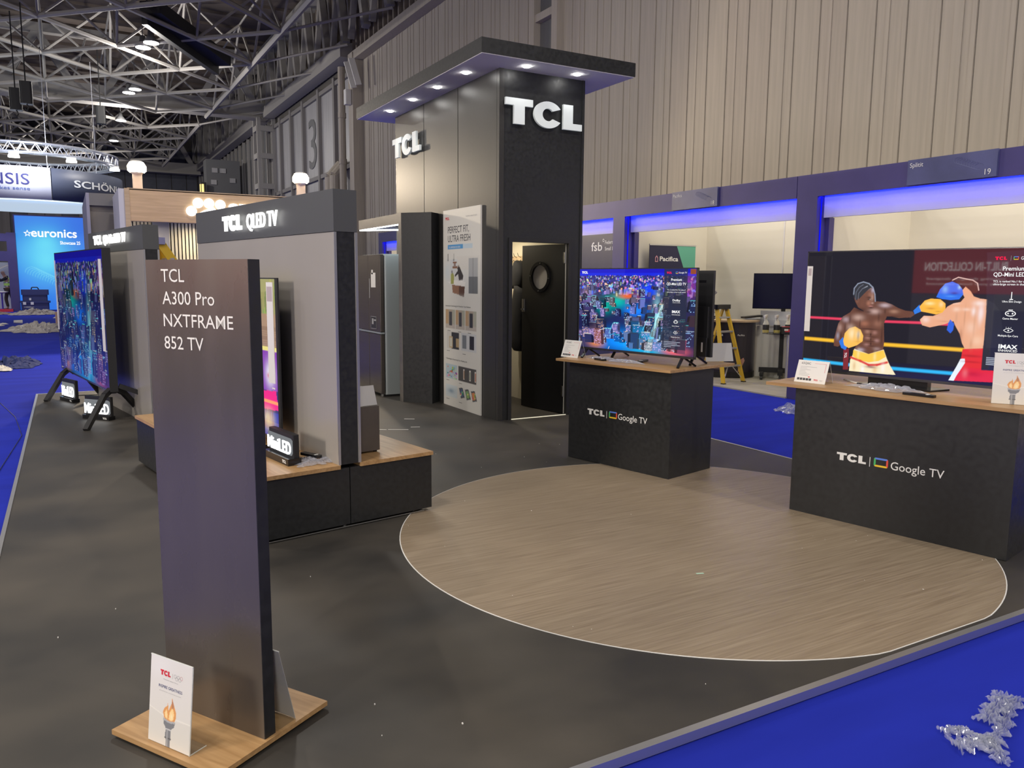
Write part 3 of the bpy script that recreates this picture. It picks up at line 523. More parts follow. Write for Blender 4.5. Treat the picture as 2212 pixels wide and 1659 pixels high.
# ================================================================== THE DISPLAY TOWER
M_TOW = mat('tower_black_laminate', (0.040, 0.038, 0.036), 0.40, noise=0.08, nscale=40)
TX, TY = 4.264, 7.93
tw = thing('display_tower', 'tall black square tower with a projecting lit canopy and big white letters', 'tower')
for a_, b_ in ((7.99, 8.985), (9.0, 10.04), (10.055, 11.065)): put('side_panel', MB().box(TX, TX + 0.03, a_, b_, 0, 3.92), M_TOW, tw)
put('corner_post', MB().box(TX, TX + 0.06, TY, 7.985, 0, 3.92), M_TOW, tw)
put('front_panel', MB().box(TX + 0.063, 5.36, TY + 0.01, TY + 0.04, 2.09, 3.92), M_BLACK, tw)
put('front_panel', MB().box(TX + 0.063, 4.40, TY + 0.01, TY + 0.04, 0, 2.09), M_BLACK, tw)
put('front_panel', MB().box(5.235, 5.36, TY + 0.01, TY + 0.04, 0, 2.09), M_BLACK, tw)
put('corner_post', MB().box(5.36, 5.395, TY, TY + 0.06, 0, 3.92), M_BLACK, tw)
put('side_panel', MB().box(5.365, 5.39, TY + 0.06, 11.065, 0, 3.92), M_BLACK, tw); put('back_panel', MB().box(TX, 5.39, 11.065, 11.09, 0, 3.92), M_BLACK, tw)
cream = mat('cupboard_cream', (0.62, 0.57, 0.46), 0.7)
put('inner_partition', MB().box(TX + 0.03, 5.355, 9.62, 9.66, 0, 2.4), cream, tw); put('inner_lining', MB().box(5.35, 5.362, 8.02, 9.62, 0, 2.3), cream, tw); put('inner_ceiling', MB().box(TX + 0.03, 5.365, TY + 0.04, 9.62, 2.3, 2.33), cream, tw)
cn = put('canopy', MB().box(3.832, 5.80, 7.515, 11.53, 3.925, 4.075), M_BLACK, tw); 
put('soffit', MB().box(3.84, 5.79, 7.525, 11.52, 3.918, 3.925), mat('soffit_white', (0.93, 0.91, 0.90), 0.7), cn)
M_SPOT = glow('downlight_lens', (1, 0.98, 0.94), 40)
DL = [(4.04, 8.31), (4.04, 9.10), (4.04, 9.88), (4.04, 10.70), (4.49, 7.73), (5.15, 7.73)]
for x, y in DL:
    put('downlight', MB().tube((x, y, 3.905), (x, y, 3.9175), 0.034, 16).tube((x, y, 3.912), (x, y, 3.9178), 0.045, 16), M_SPOT, cn)
    d = bpy.data.lights.new('canopy_downlight', 'SPOT'); d.energy = 3.5; d.spot_size = math.radians(100); d.spot_blend = 0.6; d.shadow_soft_size = 0.03; d.color = (0.95, 1, 0.97)
    o = bpy.data.objects.new('canopy_downlight', d); COL.objects.link(o); o.location = (x, y, 3.895)
M_LET = mat('raised_white_letter', (0.80, 0.84, 0.83), 0.5, emit=(0.7, 0.8, 0.78), es=0.15)
logo('front_letters', M_LET, tw, (4.317, TY - 0.02, 3.335), (1, 0, 0), (0, 0, 1), 1.01, 0.275, 0.03)
logo('side_letters', M_LET, tw, (TX - 0.03, 11.06, 3.325), (0, -1, 0), (0, 0, 1), 1.0, 0.265, 0.03)
# door frame and open leaf
fr = put('door_frame', MB().box(4.392, 4.436, TY - 0.012, TY + 0.09, 0, 2.095).box(5.20, 5.245, TY - 0.012, TY + 0.09, 0, 2.095).box(4.436, 5.20, TY - 0.012, TY + 0.09, 2.05, 2.095), M_BLACKM, tw)
put('threshold', MB().box(4.436, 5.20, TY - 0.005, TY + 0.012, 0, 0.006), mat('brass_strip_glow', (0.9, 0.85, 0.65), 0.3, emit=(1, 0.95, 0.75), es=0.5), tw)  # faint glow put into the brass colour as emission
lf = thing('door_leaf'); lf.parent = tw; lf.location = (5.205, 7.975, 0); lf.rotation_euler = (0, 0, math.radians(99.5))
# local: x along the leaf away from the hinge, y towards the camera side
w_ = 0.80; cx_, cz_, rr_ = 0.455, 1.655, 0.150; N = 40; mb = MB()
ring = [(cx_ + rr_ * math.cos(2 * math.pi * k / N), cz_ + rr_ * math.sin(2 * math.pi * k / N)) for k in range(N)]
sq = []
for k in range(N):
    c, s = math.cos(2 * math.pi * k / N), math.sin(2 * math.pi * k / N); t = 0.26 / max(abs(c), abs(s)); sq.append((cx_ + t * c, cz_ + t * s))
for yy, flip in ((0.02, 0), (-0.02, 1)):
    vs = [(a, yy, b) for a, b in ring] + [(a, yy, b) for a, b in sq]; mb.add(vs, [((k, (k + 1) % N, (k + 1) % N + N, k + N) if flip else (k + N, (k + 1) % N + N, (k + 1) % N, k)) for k in range(N)])
mb.add([(a, 0.02, b) for a, b in ring] + [(a, -0.02, b) for a, b in ring], [(k, (k + 1) % N, (k + 1) % N + N, k + N) for k in range(N)])
mb.box(0, w_, -0.02, 0.02, 0.01, cz_ - 0.26).box(0, w_, -0.02, 0.02, cz_ + 0.26, 2.045).box(0, cx_ - 0.26, -0.02, 0.02, cz_ - 0.26, cz_ + 0.26).box(cx_ + 0.26, w_, -0.02, 0.02, cz_ - 0.26, cz_ + 0.26)
M_DOOR = mat('door_black', (0.008, 0.008, 0.009), 0.4)
put('leaf_panel', mb, M_DOOR, lf)
rg = MB()
for k in range(N):
    a0, a1 = 2 * math.pi * k / N, 2 * math.pi * (k + 1) / N
    def P_(a, r, y): return (cx_ + r * math.cos(a), y, cz_ + r * math.sin(a))
    rg.add([P_(a0, .19, .032), P_(a1, .19, .032), P_(a1, .148, .032), P_(a0, .148, .032), P_(a0, .19, .02), P_(a1, .19, .02)], [(0, 1, 2, 3), (1, 0, 4, 5)])
put('porthole_ring', rg, M_BLACKG, lf)
put('porthole_glass', MB().tube((cx_, -0.003, cz_), (cx_, 0.003, cz_), 0.15, 32), mat('porthole_frosted', (0.45, 0.42, 0.38), 0.5), lf)
for a in (0, 90, 180, 270): put('rivet', MB().tube((cx_ + .17 * math.cos(math.radians(a + 5)), .03, cz_ + .17 * math.sin(math.radians(a + 5))), (cx_ + .17 * math.cos(math.radians(a + 5)), .038, cz_ + .17 * math.sin(math.radians(a + 5))), 0.008, 8), M_CHROME, lf)
put('handle_plate', MB().bbox(0.735, 0.785, 0.02, 0.035, 1.22, 1.38, 0.007), M_CHROME, lf); put('door_handle', MB().tube((0.76, 0.03, 1.25), (0.76, 0.065, 1.25), 0.014, 10), M_CHROME, lf)
for z in (0.22, 1.82): put('hinge', MB().box(-0.006, 0.03, 0.02, 0.03, z, z + 0.13).tube((-0.002, 0.026, z), (-0.002, 0.026, z + 0.13), 0.008, 8), M_CHROME, lf)
put('leaf_edge', MB().box(-0.004, 0.0, -0.019, 0.019, 0.01, 2.045), mat('pale_edge', (0.5, 0.48, 0.42), 0.6), lf)
area('cupboard_fill', (4.75, 9.3, 2.26), 0.12, 15, (1, 0.88, 0.66))  # added light, unseen, set past the leaf to brighten the cream lining
hk = thing('coat_rack', 'pale wooden coat rack with chrome hooks on the cupboard wall', 'coat rack', (5.35, 9.60, 1.885), -90)
put('rail', MB().box(-0.02, 0.40, -0.02, 0, -0.03, 0.05), M_OAKL, hk)
for x in (0.03, 0.12, 0.21, 0.32): put('hook', MB().path([(x, -0.02, 0.03), (x, -0.06, 0.05), (x, -0.075, 0.09)], 0.005).path([(x, -0.02, 0.0), (x, -0.05, -0.03), (x, -0.07, 0.0)], 0.005), M_CHROME, hk)
# black hooded jacket hanging from the rack
def blob_mesh(prof, depth, seed, amp=0.02, n=20):
    # prof: list of (z, x_left, x_right); soft padded shape
    r = random.Random(seed); vs = []; fs = []; k = len(prof)
    for z, xl, xr in prof:
        c, h = (xl + xr) / 2, (xr - xl) / 2
        for i in range(n):
            a = 2 * math.pi * i / n; w = 1 + amp * 4 * math.sin(3 * a + z * 17 + seed) + r.uniform(-amp, amp)
            vs.append((c + h * math.cos(a) * w, depth * math.sin(a) * w * (0.6 + 0.4 * min(1, h / 0.15)), z))
    for t in range(k - 1):
        for i in range(n): j = (i + 1) % n; fs.append((t * n + i, t * n + j, (t + 1) * n + j, (t + 1) * n + i))
    fs.append(tuple(range(n))[::-1]); fs.append(tuple(range((k - 1) * n, k * n))); return MB().add(vs, fs)
M_CLOTH = mat('black_cloth', (0.005, 0.005, 0.008), 0.85, bump=0.4, nscale=14)
jk = thing('hooded_jacket', 'black hooded jacket hanging from the coat rack behind the door', 'jacket', (5.255, 9.20, 0), -90)
put('hood', blob_mesh([(1.50, -0.10, 0.10), (1.56, -0.135, 0.135), (1.66, -0.15, 0.15), (1.76, -0.13, 0.13), (1.84, -0.07, 0.07), (1.87, -0.02, 0.02)], 0.09, 2), M_CLOTH, jk, True)
put('jacket_body', blob_mesh([(0.68, -0.05, 0.16), (0.72, -0.12, 0.18), (0.85, -0.13, 0.18), (1.1, -0.12, 0.18), (1.3, -0.11, 0.18), (1.45, -0.08, 0.17), (1.54, -0.05, 0.12)], 0.10, 5, 0.025), M_CLOTH, jk, True)
put('sleeve', blob_mesh([(0.80, -0.145, -0.08), (0.95, -0.15, -0.06), (1.2, -0.14, -0.05), (1.42, -0.11, -0.03)], 0.05, 9, 0.03, 12), M_CLOTH, jk, True)
put('zip', MB().path([(-0.12, -0.10, 0.75), (-0.115, -0.105, 1.2), (-0.08, -0.09, 1.45)], 0.004, 5), M_CHROME, jk)
# ---- printed board on the tower side
BW, BH = 1.055, 2.48
im, U, V = canvas(120, 270, (0.70, 0.68, 0.63))
blob(im, U, V, 0.5, 0.33, 0.5, 0.12, (0.62, 0.64, 0.65), 0.6)
rect(im, .14, .175, .55, .198, (0.10, 0.32, 0.62)); rect(im, .55, .177, .80, .196, (0.45, 0.6, 0.72), .7)
rect(im, .38, .235, .97, .30, (0.66, 0.64, 0.60)); rect(im, .70, .245, .93, .415, (0.16, 0.17, 0.18)); rect(im, .70, .245, .93, .335, (0.40, 0.41, 0.42)); rect(im, .81, .245, .82, .415, (0.1, 0.1, 0.1))
rect(im, .20, .25, .40, .32, (0.60, 0.62, 0.63)); rect(im, .28, .262, .38, .268, (0.25, 0.12, 0.07)); rect(im, .27, .285, .40, .291, (0.25, 0.12, 0.07)); rect(im, .30, .27, .36, .284, (0.3, 0.22, 0.2))
fill(im, U, V, [(.12, .362), (.30, .35), (.62, .36), (.60, .38), (.25, .372)], (0.78, 0.76, 0.72)); fill(im, U, V, [(.25, .374), (.60, .382), (.58, .43), (.27, .415)], (0.30, 0.16, 0.10)); fill(im, U, V, [(.44, .38), (.60, .382), (.58, .435), (.44, .425)], (0.12, 0.06, 0.04))
fill(im, U, V, [(.40, .29), (.46, .285), (.50, .30), (.56, .33), (.54, .355), (.44, .35), (.42, .32), (.34, .335), (.33, .325), (.41, .305)], (0.05, 0.045, 0.045)); blob(im, U, V, .43, .285, .025, .009, (0.08, 0.04, 0.03), 1)
fill(im, U, V, [(.22, .32), (.28, .315), (.31, .33), (.30, .37), (.22, .37)], (0.35, 0.36, 0.10)); blob(im, U, V, .25, .31, .022, .009, (0.06, 0.03, 0.02), 1); blob(im, U, V, .52, .355, .05, .007, (0.9, 0.88, 0.85), .8)
blob(im, U, V, .12, .31, .10, .05, (0.50, 0.60, 0.68), .5); blob(im, U, V, .5, .445, .3, .02, (0.70, 0.68, 0.63), .8)
for u in (.14, .30): rect(im, u, .22, u + .006, .245, (.1, .1, .1)); blob(im, U, V, u, .25, .02, .006, (.1, .1, .1), 1)
rr = random.Random(3)
def pic(u0, v0, u1, v1, dark=(.08, .08, .09), n=2):
    rect(im, u0, v0, u1, v1, (0.42, 0.36, 0.29)); rect(im, u0, v0, u0 + (u1 - u0) * .3, v1, (0.5, 0.34, 0.2)); rect(im, u1 - (u1 - u0) * .25, v0, u1, v1, (0.42, 0.42, 0.34)); rect(im, u0, v1 - .02, u1, v1, (.5, .45, .4))
    rect(im, u0 + (u1 - u0) * .38, v0 + .012, u0 + (u1 - u0) * .68, v1 - .014, dark)
pic(.07, .50, .33, .595); pic(.35, .50, .60, .595, (.07, .07, .08)); pic(.62, .50, .90, .595, (.05, .05, .055))
rect(im, .10, .612, .46, .70, (.62, .6, .56)); rect(im, .24, .615, .44, .70, (.05, .05, .055)); rect(im, .17, .64, .27, .695, (.55, .42, .25)); rect(im, .19, .645, .25, .69, (.6, .58, .5)); rect(im, .36, .645, .44, .69, (.45, .33, .18))
rect(im, .50, .612, .90, .70, (.60, .61, .62)); rect(im, .54, .625, .64, .69, (.2, .22, .24)); rect(im, .73, .625, .84, .69, (.03, .03, .035))
rect(im, .07, .785, .39, .855, (.45, .55, .6)); rect(im, .43, .785, .90, .855, (.09, .085, .08))
for k in range(40): u = rr.uniform(.1, .37); v = rr.uniform(.795, .85); rect(im, u, v, u + .025, v + .006, (rr.random() * .8, rr.random() * .8, rr.random() * .7))
for u in (.56, .72, .86): rect(im, u, .795, u + .035, .845, (.75, .7, .66)); rect(im, u + .01, .80, u + .03, .84, (rr.random() * .7, .25, .15))
rect(im, .07, .89, .39, .95, (.60, .66, .68)); blob(im, U, V, .22, .92, .1, .015, (.25, .35, .45), .9)
for k, c in enumerate(((.1, .15, .3), (.25, .4, .15), (.65, .25, .1))):
    fill(im, U, V, [(.44 + k * .16, .893), (.54 + k * .16, .888), (.60 + k * .16, .935), (.49 + k * .16, .945)], (.10, .11, .12)); fill(im, U, V, [(.46 + k * .16, .90), (.53 + k * .16, .897), (.57 + k * .16, .93), (.49 + k * .16, .936)], c)
    for q in range(9): u = rr.uniform(.48 + k * .16, .55 + k * .16); v = rr.uniform(.90, .932); rect(im, u, v, u + .015, v + .004, (rr.random() * .9, rr.random() * .8, rr.random() * .4))
bd = thing('poster_board', 'tall white board headed PERFECT FIT, ULTRA FRESH leaning on the tower side', 'poster', (TX - 0.004, 9.386, 0.0), -90)
put('board', MB().box(0, BW, -0.018, 0, 0, BH), M_PAPER, bd)
picture('printed_face', im, M_PRINT, bd, (0.004, -0.0195, 0.004), (1, 0, 0), (0, 0, 1), BW - .008, BH - .008)
def bt_(body, u, v, h, mt, w=None, bold=0.0, al='L'): text('printed_text', body, mt, bd, (u * BW, -0.0205, (1 - v) * BH), (1, 0, 0), (0, 0, 1), h=h, w=w, bold=bold, align=al)
logo('printed_logo', M_RED, bd, (.07 * BW, -0.0205, (1 - .049) * BH), (1, 0, 0), (0, 0, 1), 0.115, 0.032)
bt_('INSPIRE GREATNESS', .63, .046, .016, M_GREYP, .30); bt_('PERFECT FIT,', .14, .116, .085, M_DARKP, .60); bt_('ULTRA FRESH', .14, .160, .085, M_DARKP, .64)
bt_('TCL REFRIGERATOR SERIES', .17, .191, .022, M_TEXT, .33); bt_('Innovative Technology for Redefine Your Kitchen', .07, .485, .020, M_DARKP, .72); bt_('4 Advantages of Improving Your Healthy Life', .07, .757, .020, M_DARKP, .62)
for u, v in ((.12, .608), (.42, .608), (.68, .608), (.10, .712), (.54, .716), (.08, .866), (.44, .868), (.08, .964), (.44, .966)): rect_ = put('caption', MB().box(u * BW, u * BW + .09, -0.0202, -0.0197, (1 - v) * BH - .005, (1 - v) * BH), M_DARKP, bd)
# ---- refrigerator alcove: pier and cantilevered lintel with light strips
M_ALC = mat('alcove_grey_laminate', (0.16, 0.145, 0.13), 0.4, noise=0.2, nscale=3, stretch=(1, 1, 3))
al = thing('lit_alcove_frame', 'black pier with a grey overhead beam edged by white light strips, left of the poster', 'display frame')
put('pier', MB().prism([(3.822, 9.762), (4.10, 9.44), (4.262, 9.575), (4.262, 10.15), (3.95, 10.10), (3.822, 9.86)], 0, 2.465), M_BLACK, al)
put('pier_edge', MB().prism([(3.815, 9.762), (3.822, 9.76), (3.822, 9.86), (3.815, 9.86)], 0, 2.465), M_ALC, al)
lb = put('beam', MB().prism([(3.822, 9.86), (3.95, 10.10), (4.262, 10.15), (4.262, 11.0), (3.95, 11.48), (3.822, 11.48)], 2.33, 2.465), M_ALC, al)
M_STRIP = glow('white_led', (0.92, 1, 0.97), 9)
put('light_strip', MB().bar((3.835, 9.87, 2.322), (3.835, 11.46, 2.322), 0.014, 0.014), M_STRIP, al); put('light_strip', MB().bar((3.85, 11.46, 2.322), (4.255, 10.98, 2.322), 0.014, 0.014), M_STRIP, al)
area('alcove_light', (3.88, 10.6, 2.31), 0.012, 14, (0.85, 0.97, 1.0), size_y=1.2)
# ---- refrigerator
M_FR = mat('dark_brushed_fridge', (0.11, 0.095, 0.085), 0.35, 0.5, noise=0.1, nscale=2, stretch=(1, 1, 20)); M_FRS = mat('silver_fridge_side', (0.36, 0.40, 0.41), 0.4, 0.3)
rf = thing('refrigerator', 'tall dark four door refrigerator with silver sides in the alcove', 'refrigerator', (3.70, 11.20, 0), -90)
put('cabinet', MB().bbox(0.0, 0.93, 0.07, 0.50, 0.03, 1.93, 0.02), M_FRS, rf); put('plinth', MB().box(0.03, 0.90, 0.08, 0.48, 0.0, 0.04), M_BLACKM, rf)
for x0, x1 in ((0, 0.462), (0.468, 0.93)):
    d1 = put('door', MB().bbox(x0, x1, 0.0, 0.06, 0.90, 1.945, 0.012), M_FR, rf); d2 = put('door', MB().bbox(x0, x1, 0.0, 0.06, 0.05, 0.86, 0.012), M_FR, rf)
    if x0 > 0.3:
        put('display', MB().box(x0 + 0.03, x0 + 0.05, -0.002, 0, 1.35, 1.62), M_GREYP, d1)
put('hinge_cover', MB().box(0.05, 0.88, 0.07, 0.3, 1.93, 1.955), M_FRS, rf); put('door_trim', MB().box(0.0, 0.93, 0.005, 0.06, 0.868, 0.892), M_FRS, rf)
put('sticker', MB().box(0.58, 0.76, -0.003, 0, 1.50, 1.70).box(0.60, 0.66, -0.003, 0, 1.68, 1.74), M_PAPER, rf)
sk = put('energy_label', MB().box(0.55, 0.78, -0.0025, 0, 0.93, 1.10), M_BLACKM, rf, loc=(0, 0, 0)); put('label_frame', MB().box(0.55, 0.78, -0.0035, -0.0025, 1.095, 1.10).box(0.55, 0.78, -0.0035, -0.0025, 0.93, 0.935).box(0.55, 0.555, -0.0035, -0.0025, 0.93, 1.10).box(0.775, 0.78, -0.0035, -0.0025, 0.93, 1.10).box(0.68, 0.76, -0.0035, -0.0025, 1.04, 1.06).box(0.60, 0.66, -0.0035, -0.0025, 0.99, 1.07), M_GREYP, sk)
put('foot', MB().tube((0.85, 0.05, 0), (0.85, 0.05, 0.03), 0.025, 8).tube((0.08, 0.05, 0), (0.08, 0.05, 0.03), 0.025, 8), M_CHROME, rf)
# ================================================================== LONG BLACK PLINTH WITH DIVIDING WALL
M_GPAN = mat('grey_gloss_panel', (0.36, 0.335, 0.305), 0.28, noise=0.06, nscale=1.2)
pl = thing('display_plinth', 'low black plinth with oak top carrying the dividing wall', 'plinth', (0.935, 4.79, 0), 9.9)
PW, PD = 1.248, 2.74
put('body', MB().box(0.0, 0.612, 0, PD, 0.028, 0.405).box(0.618, PW, 0, PD, 0.028, 0.405), M_BLACK, pl)
put('top_board', MB().box(-0.012, 0.545, -0.012, PD + .01, 0.405, 0.43), M_OAK2, pl); put('top_board', MB().box(0.69, PW + .008, -0.012, PD + .01, 0.405, 0.43), M_OAK2, pl)
for x, y in ((0.06, 0.06), (1.19, 0.06), (0.06, 2.68), (1.19, 2.68), (0.6, 0.06)): put('foot', MB().tube((x, y, 0), (x, y, 0.03), 0.02, 8), M_CHROME, pl)
put('light_leak_strip', MB().box(0.02, 1.2, 0.02, 0.03, 0.004, 0.01), M_ALU, pl)  # metal strip standing in for light leaking under the plinth
def wall(name, lab, loc, rz, word, L0, zb, hdr0=1.915, th=0.155, full=True, grp='dividing walls with glowing lettering'):
    t = thing(name, lab, 'partition', loc, rz, grp)
    # local: x = thickness (0..th), y = length away from the camera
    put('core', MB().box(0.016, th - 0.016, 0.0, L0, zb, hdr0), M_BLACK, t)
    put('header', MB().box(-0.004, th + 0.002, -0.004, L0, hdr0, 2.173), mat('header_grey', (0.085, 0.088, 0.09), 0.45), t)
    put('left_panel', MB().box(0, 0.016, 0.0, L0, zb, hdr0 - .003), M_GPAN, t); put('right_panel', MB().box(th - 0.016, th, 0.0, L0, zb, hdr0 - .003), M_GPAN, t)
    put('edge_strip', MB().box(-0.003, 0.013, -0.006, 0.0, zb, hdr0 - .003), M_ALU, t); put('edge_strip', MB().box(th - 0.013, th + 0.003, -0.006, 0, zb, hdr0 - .003), M_ALU, t)
    return t
M_HALO = glow('lit_letter', (1, 0.99, 0.95), 2.2)
q1 = wall('dividing_wall', 'grey dividing wall lettered QLED TV standing on the long plinth', (1.466, 4.883, 0), 9.9, '', 2.60, 0.43)
logo('lit_logo', M_HALO, q1, (-0.03, 1.85, 1.985), (0, -1, 0), (0, 0, 1), 0.40, 0.115, 0.012)
text('lit_letters', 'QLED TV', M_HALO, q1, (-0.022, 1.36, 1.987), (0, -1, 0), (0, 0, 1), h=0.112, w=0.56, bold=0.004, depth=0.012)
q2 = wall('dividing_wall', 'grey dividing wall lettered QD-MiniLED TV behind the big television', (0.735, 9.325, 0), 9.9, '', 2.60, 0.0)
logo('lit_logo', M_HALO, q2, (-0.03, 2.14, 2.012), (0, -1, 0), (0, 0, 1), 0.42, 0.112, 0.012)
text('lit_letters', 'QD-MiniLED TV', M_HALO, q2, (-0.022, 1.66, 2.012), (0, -1, 0), (0, 0, 1), h=0.112, w=1.05, bold=0.004, depth=0.012)
# ================================================================== COUNTERS
def counter(lab, loc, rz, w, d, top, lx, lz, lw, gx, gz, gw):
    t = thing('display_counter', lab, 'counter', loc, rz, 'black counters with oak tops')
    put('body', MB().box(0, w, 0.012, d, 0.0, 0.89), M_BLACK, t); put('front_panel', MB().box(-0.001, w, 0.0, 0.012, 0.003, 0.889), M_BLACK, t)
    tp = put('worktop', MB().box(top[0], top[1], top[2], top[3], 0.89, 0.912), M_OAK, t)
    logo('printed_logo', M_TEXT, t, (lx, -0.0015, lz), (1, 0, 0), (0, 0, 1), lw, lw * 0.26)
    put('divider_line', MB().box(lx + lw * 1.115, lx + lw * 1.135, -0.0015, 0, lz - .01, lz + lw * 0.27), M_TEXT, t)
    screen_icon('icon', t, (lx + lw * 1.26, -0.0015, lz - .002), (1, 0, 0), (0, 0, 1), lw * 0.46, lw * 0.30)
    text('printed_text', 'Google TV', M_TEXT, t, (gx, -0.0015, gz), (1, 0, 0), (0, 0, 1), w=gw, h=0.055, bold=0.004)
    return t
c1 = counter('black counter with oak top under the city skyline television', (3.972, 6.001, 0), -76.8, 1.132, 0.60, (-0.115, 1.165, -0.065, 0.87), 0.23, 0.432, 0.20, 0.585, 0.43, 0.315)
c2 = counter('wider black counter with oak top under the boxing television', (4.449, 3.832, 0), -77.8, 1.385, 0.62, (-0.21, 1.60, -0.045, 1.0), 0.325, 0.428, 0.20, 0.686, 0.424, 0.325)
# ================================================================== SIGN SLAB ON OAK BASE
sb = thing('sign_slab', 'dark upright slab with four lines of cream lettering on a square oak base', 'sign', (0.326, 2.953, 0), -58)
M_SLAB = mat('dark_brown_slab', (0.165, 0.143, 0.120), 0.28, 0.5, noise=0.10, nscale=2.5, rnoise=0.07, stretch=(1.5, 1.5, 0.5))
put('slab', MB().box(-0.15, 0.35, 0.0, 0.05, 0.03, 1.687), M_SLAB, sb)
put('side_edge', MB().box(0.35, 0.352, 0.0005, 0.0495, 0.03, 1.6865), M_BLACK, sb)
put('base_board', MB().box(-0.168, 0.366, -0.222, 0.302, 0.012, 0.03), M_OAK, sb)
for x, y in ((-.1, -.16), (.3, -.16), (-.1, .25), (.3, .25)): put('foot', MB().tube((x, y, 0), (x, y, 0.012), 0.015, 8), M_BLACKM, sb)
for body, x, z, w in (('TCL', -.070, 1.611, .118), ('A300 Pro', -.068, 1.534, .259), ('NXTFRAME', -.067, 1.457, .343), ('852 TV', -.068, 1.379, .198)):
    text('lettering', body, mat('cream_lettering', (0.85, 0.82, 0.72), 0.5), sb, (x, -0.0012, z), (1, 0, 0), (0, 0, 1), h=0.0465, w=w, bold=0.002)
# ---- torch leaflet picture, shared
def torch_image():
    im, U, V = canvas(90, 128, (0.76, 0.74, 0.70))
    blob(im, U, V, 0.2, 0.1, 0.4, 0.2, (0.83, 0.82, 0.80), 0.6)
    fill(im, U, V, [(0, .60), (.3, .63), (.65, .68), (1, .66), (1, 1), (0, 1)], (0.70, 0.68, 0.63), .5); line(im, U, V, (0, .60), (.38, .655), .006, (.86, .84, .78)); line(im, U, V, (.38, .655), (1, .655), .006, (.86, .84, .78))
    st = (.22, .23, .25)
    fill(im, U, V, [(.36, .70), (.64, .70), (.62, .745), (.56, .785), (.55, .80), (.55, .90), (.53, .92), (.53, 1), (.43, 1), (.43, .92), (.41, .90), (.42, .80), (.41, .78), (.37, .745)], st)
    fill(im, U, V, [(.35, .685), (.42, .675), (.58, .675), (.65, .69), (.64, .71), (.5, .72), (.36, .71)], (.45, .46, .48)); rect(im, .42, .795, .56, .805, (.6, .6, .62)); rect(im, .41, .895, .56, .91, (.12, .12, .13)); rect(im, .45, .80, .48, 1, (.42, .43, .45), .8)
    fill(im, U, V, [(.38, .68), (.34, .62), (.37, .57), (.44, .53), (.445, .49), (.47, .54), (.46, .59), (.50, .55), (.54, .49), (.55, .43), (.60, .50), (.66, .58), (.66, .64), (.62, .685), (.5, .70)], (.78, .36, .12))
    fill(im, U, V, [(.40, .67), (.38, .62), (.43, .57), (.45, .62), (.46, .68)], (1, .72, .35)); fill(im, U, V, [(.48, .68), (.50, .60), (.57, .53), (.61, .60), (.60, .66), (.55, .69)], (1, .70, .32)); fill(im, U, V, [(.54, .55), (.555, .43), (.60, .51), (.59, .55)], (.35, .16, .12), .6)
    blob(im, U, V, .55, .64, .03, .04, (1, .9, .6), .8)
    return im
TIM = torch_image()
def rings(parent, x, y, z, r):
    for k, (dx, dz) in enumerate(((0, 0), (2.3, 0), (4.6, 0), (1.15, -1), (3.45, -1))):
        n = 16; a = [2 * math.pi * i / n for i in range(n)]; cx, cz = x + dx * r, z + dz * r
        put('ring', MB().add([(cx + r * math.cos(t), y, cz + r * math.sin(t)) for t in a] + [(cx + r * .82 * math.cos(t), y, cz + r * .82 * math.sin(t)) for t in a], [(i, (i + 1) % n, (i + 1) % n + n, i + n) for i in range(n)]), M_GREYP if k != 2 else mat('ring_red', (.6, .3, .3), .6), parent)
def leaflet(lab, loc, rz, tilt=6, w=0.212, h=0.305, foot=0.07, prt=True):
    # acrylic L holder: face leans back; local x right, y away
    t = thing('leaflet_stand', lab, 'leaflet stand', loc, rz, 'leaflets in clear holders')
    s = thing('holder_face'); s.parent = t; s.rotation_euler = (math.radians(-tilt), 0, 0)
    put('acrylic_sheet', MB().box(0, w, 0.0, 0.002, 0.0, h), M_CLEAR, s); put('paper', MB().box(0.002, w - 0.002, -0.001, -0.0002, 0.002, h - 0.002), M_PAPER, s)
    put('bright_edge', MB().box(0, w, -0.0015, 0.0025, h - 0.003, h).box(w - 0.0015, w, -0.0015, 0.0025, 0, h), mat('acrylic_edge', (0.8, 0.82, 0.78), 0.2), s)
    put('foot', MB().box(0, w, 0, foot, 0.0, 0.0022), M_CLEAR, t); put('foot_edge', MB().box(w - 0.002, w, 0, foot, 0, 0.003), mat('acrylic_edge', (0.8, 0.82, 0.78), 0.2), t)
    if prt:
        picture('printed_picture', TIM, M_PRINT, s, (0.002, -0.0016, 0.002), (1, 0, 0), (0, 0, 1), w - .004, h - .004)
        logo('printed_logo', M_RED, s, (w * .25, -0.0019, h * .80), (1, 0, 0), (0, 0, 1), w * .24, w * .085)
        put('rule', MB().box(w * .535, w * .54, -0.0019, -0.0017, h * .79, h * .85), M_GREYP, s); rings(s, w * .60, -0.0019, h * .828, w * .032)
        text('printed_text', 'Worldwide Olympic Partner', M_GREYP, s, (w * .5, -0.0019, h * .752), (1, 0, 0), (0, 0, 1), w=w * .36, h=.0035, align='C')
        text('printed_text', 'INSPIRE GREATNESS', mat('navy_print', (0.05, 0.06, 0.18), .6), s, (w * .5, -0.0019, h * .655), (1, 0, 0), (0, 0, 1), w=w * .56, h=.0105, align='C', bold=.01)
        text('printed_text', 'proud to be worldwide partner', M_GREYP, s, (w * .5, -0.0019, h * .615), (1, 0, 0), (0, 0, 1), w=w * .52, h=.003, align='C')
    return t
leaflet('white torch leaflet in a clear stand on the oak base of the slab', (0.157, 2.854, 0.0302), -58)
leaflet('back of a pale leaflet stand behind the slab on its oak base', (0.640, 2.735, 0.0302), 122, tilt=14, h=0.30, foot=0.09, w=0.16, prt=False)
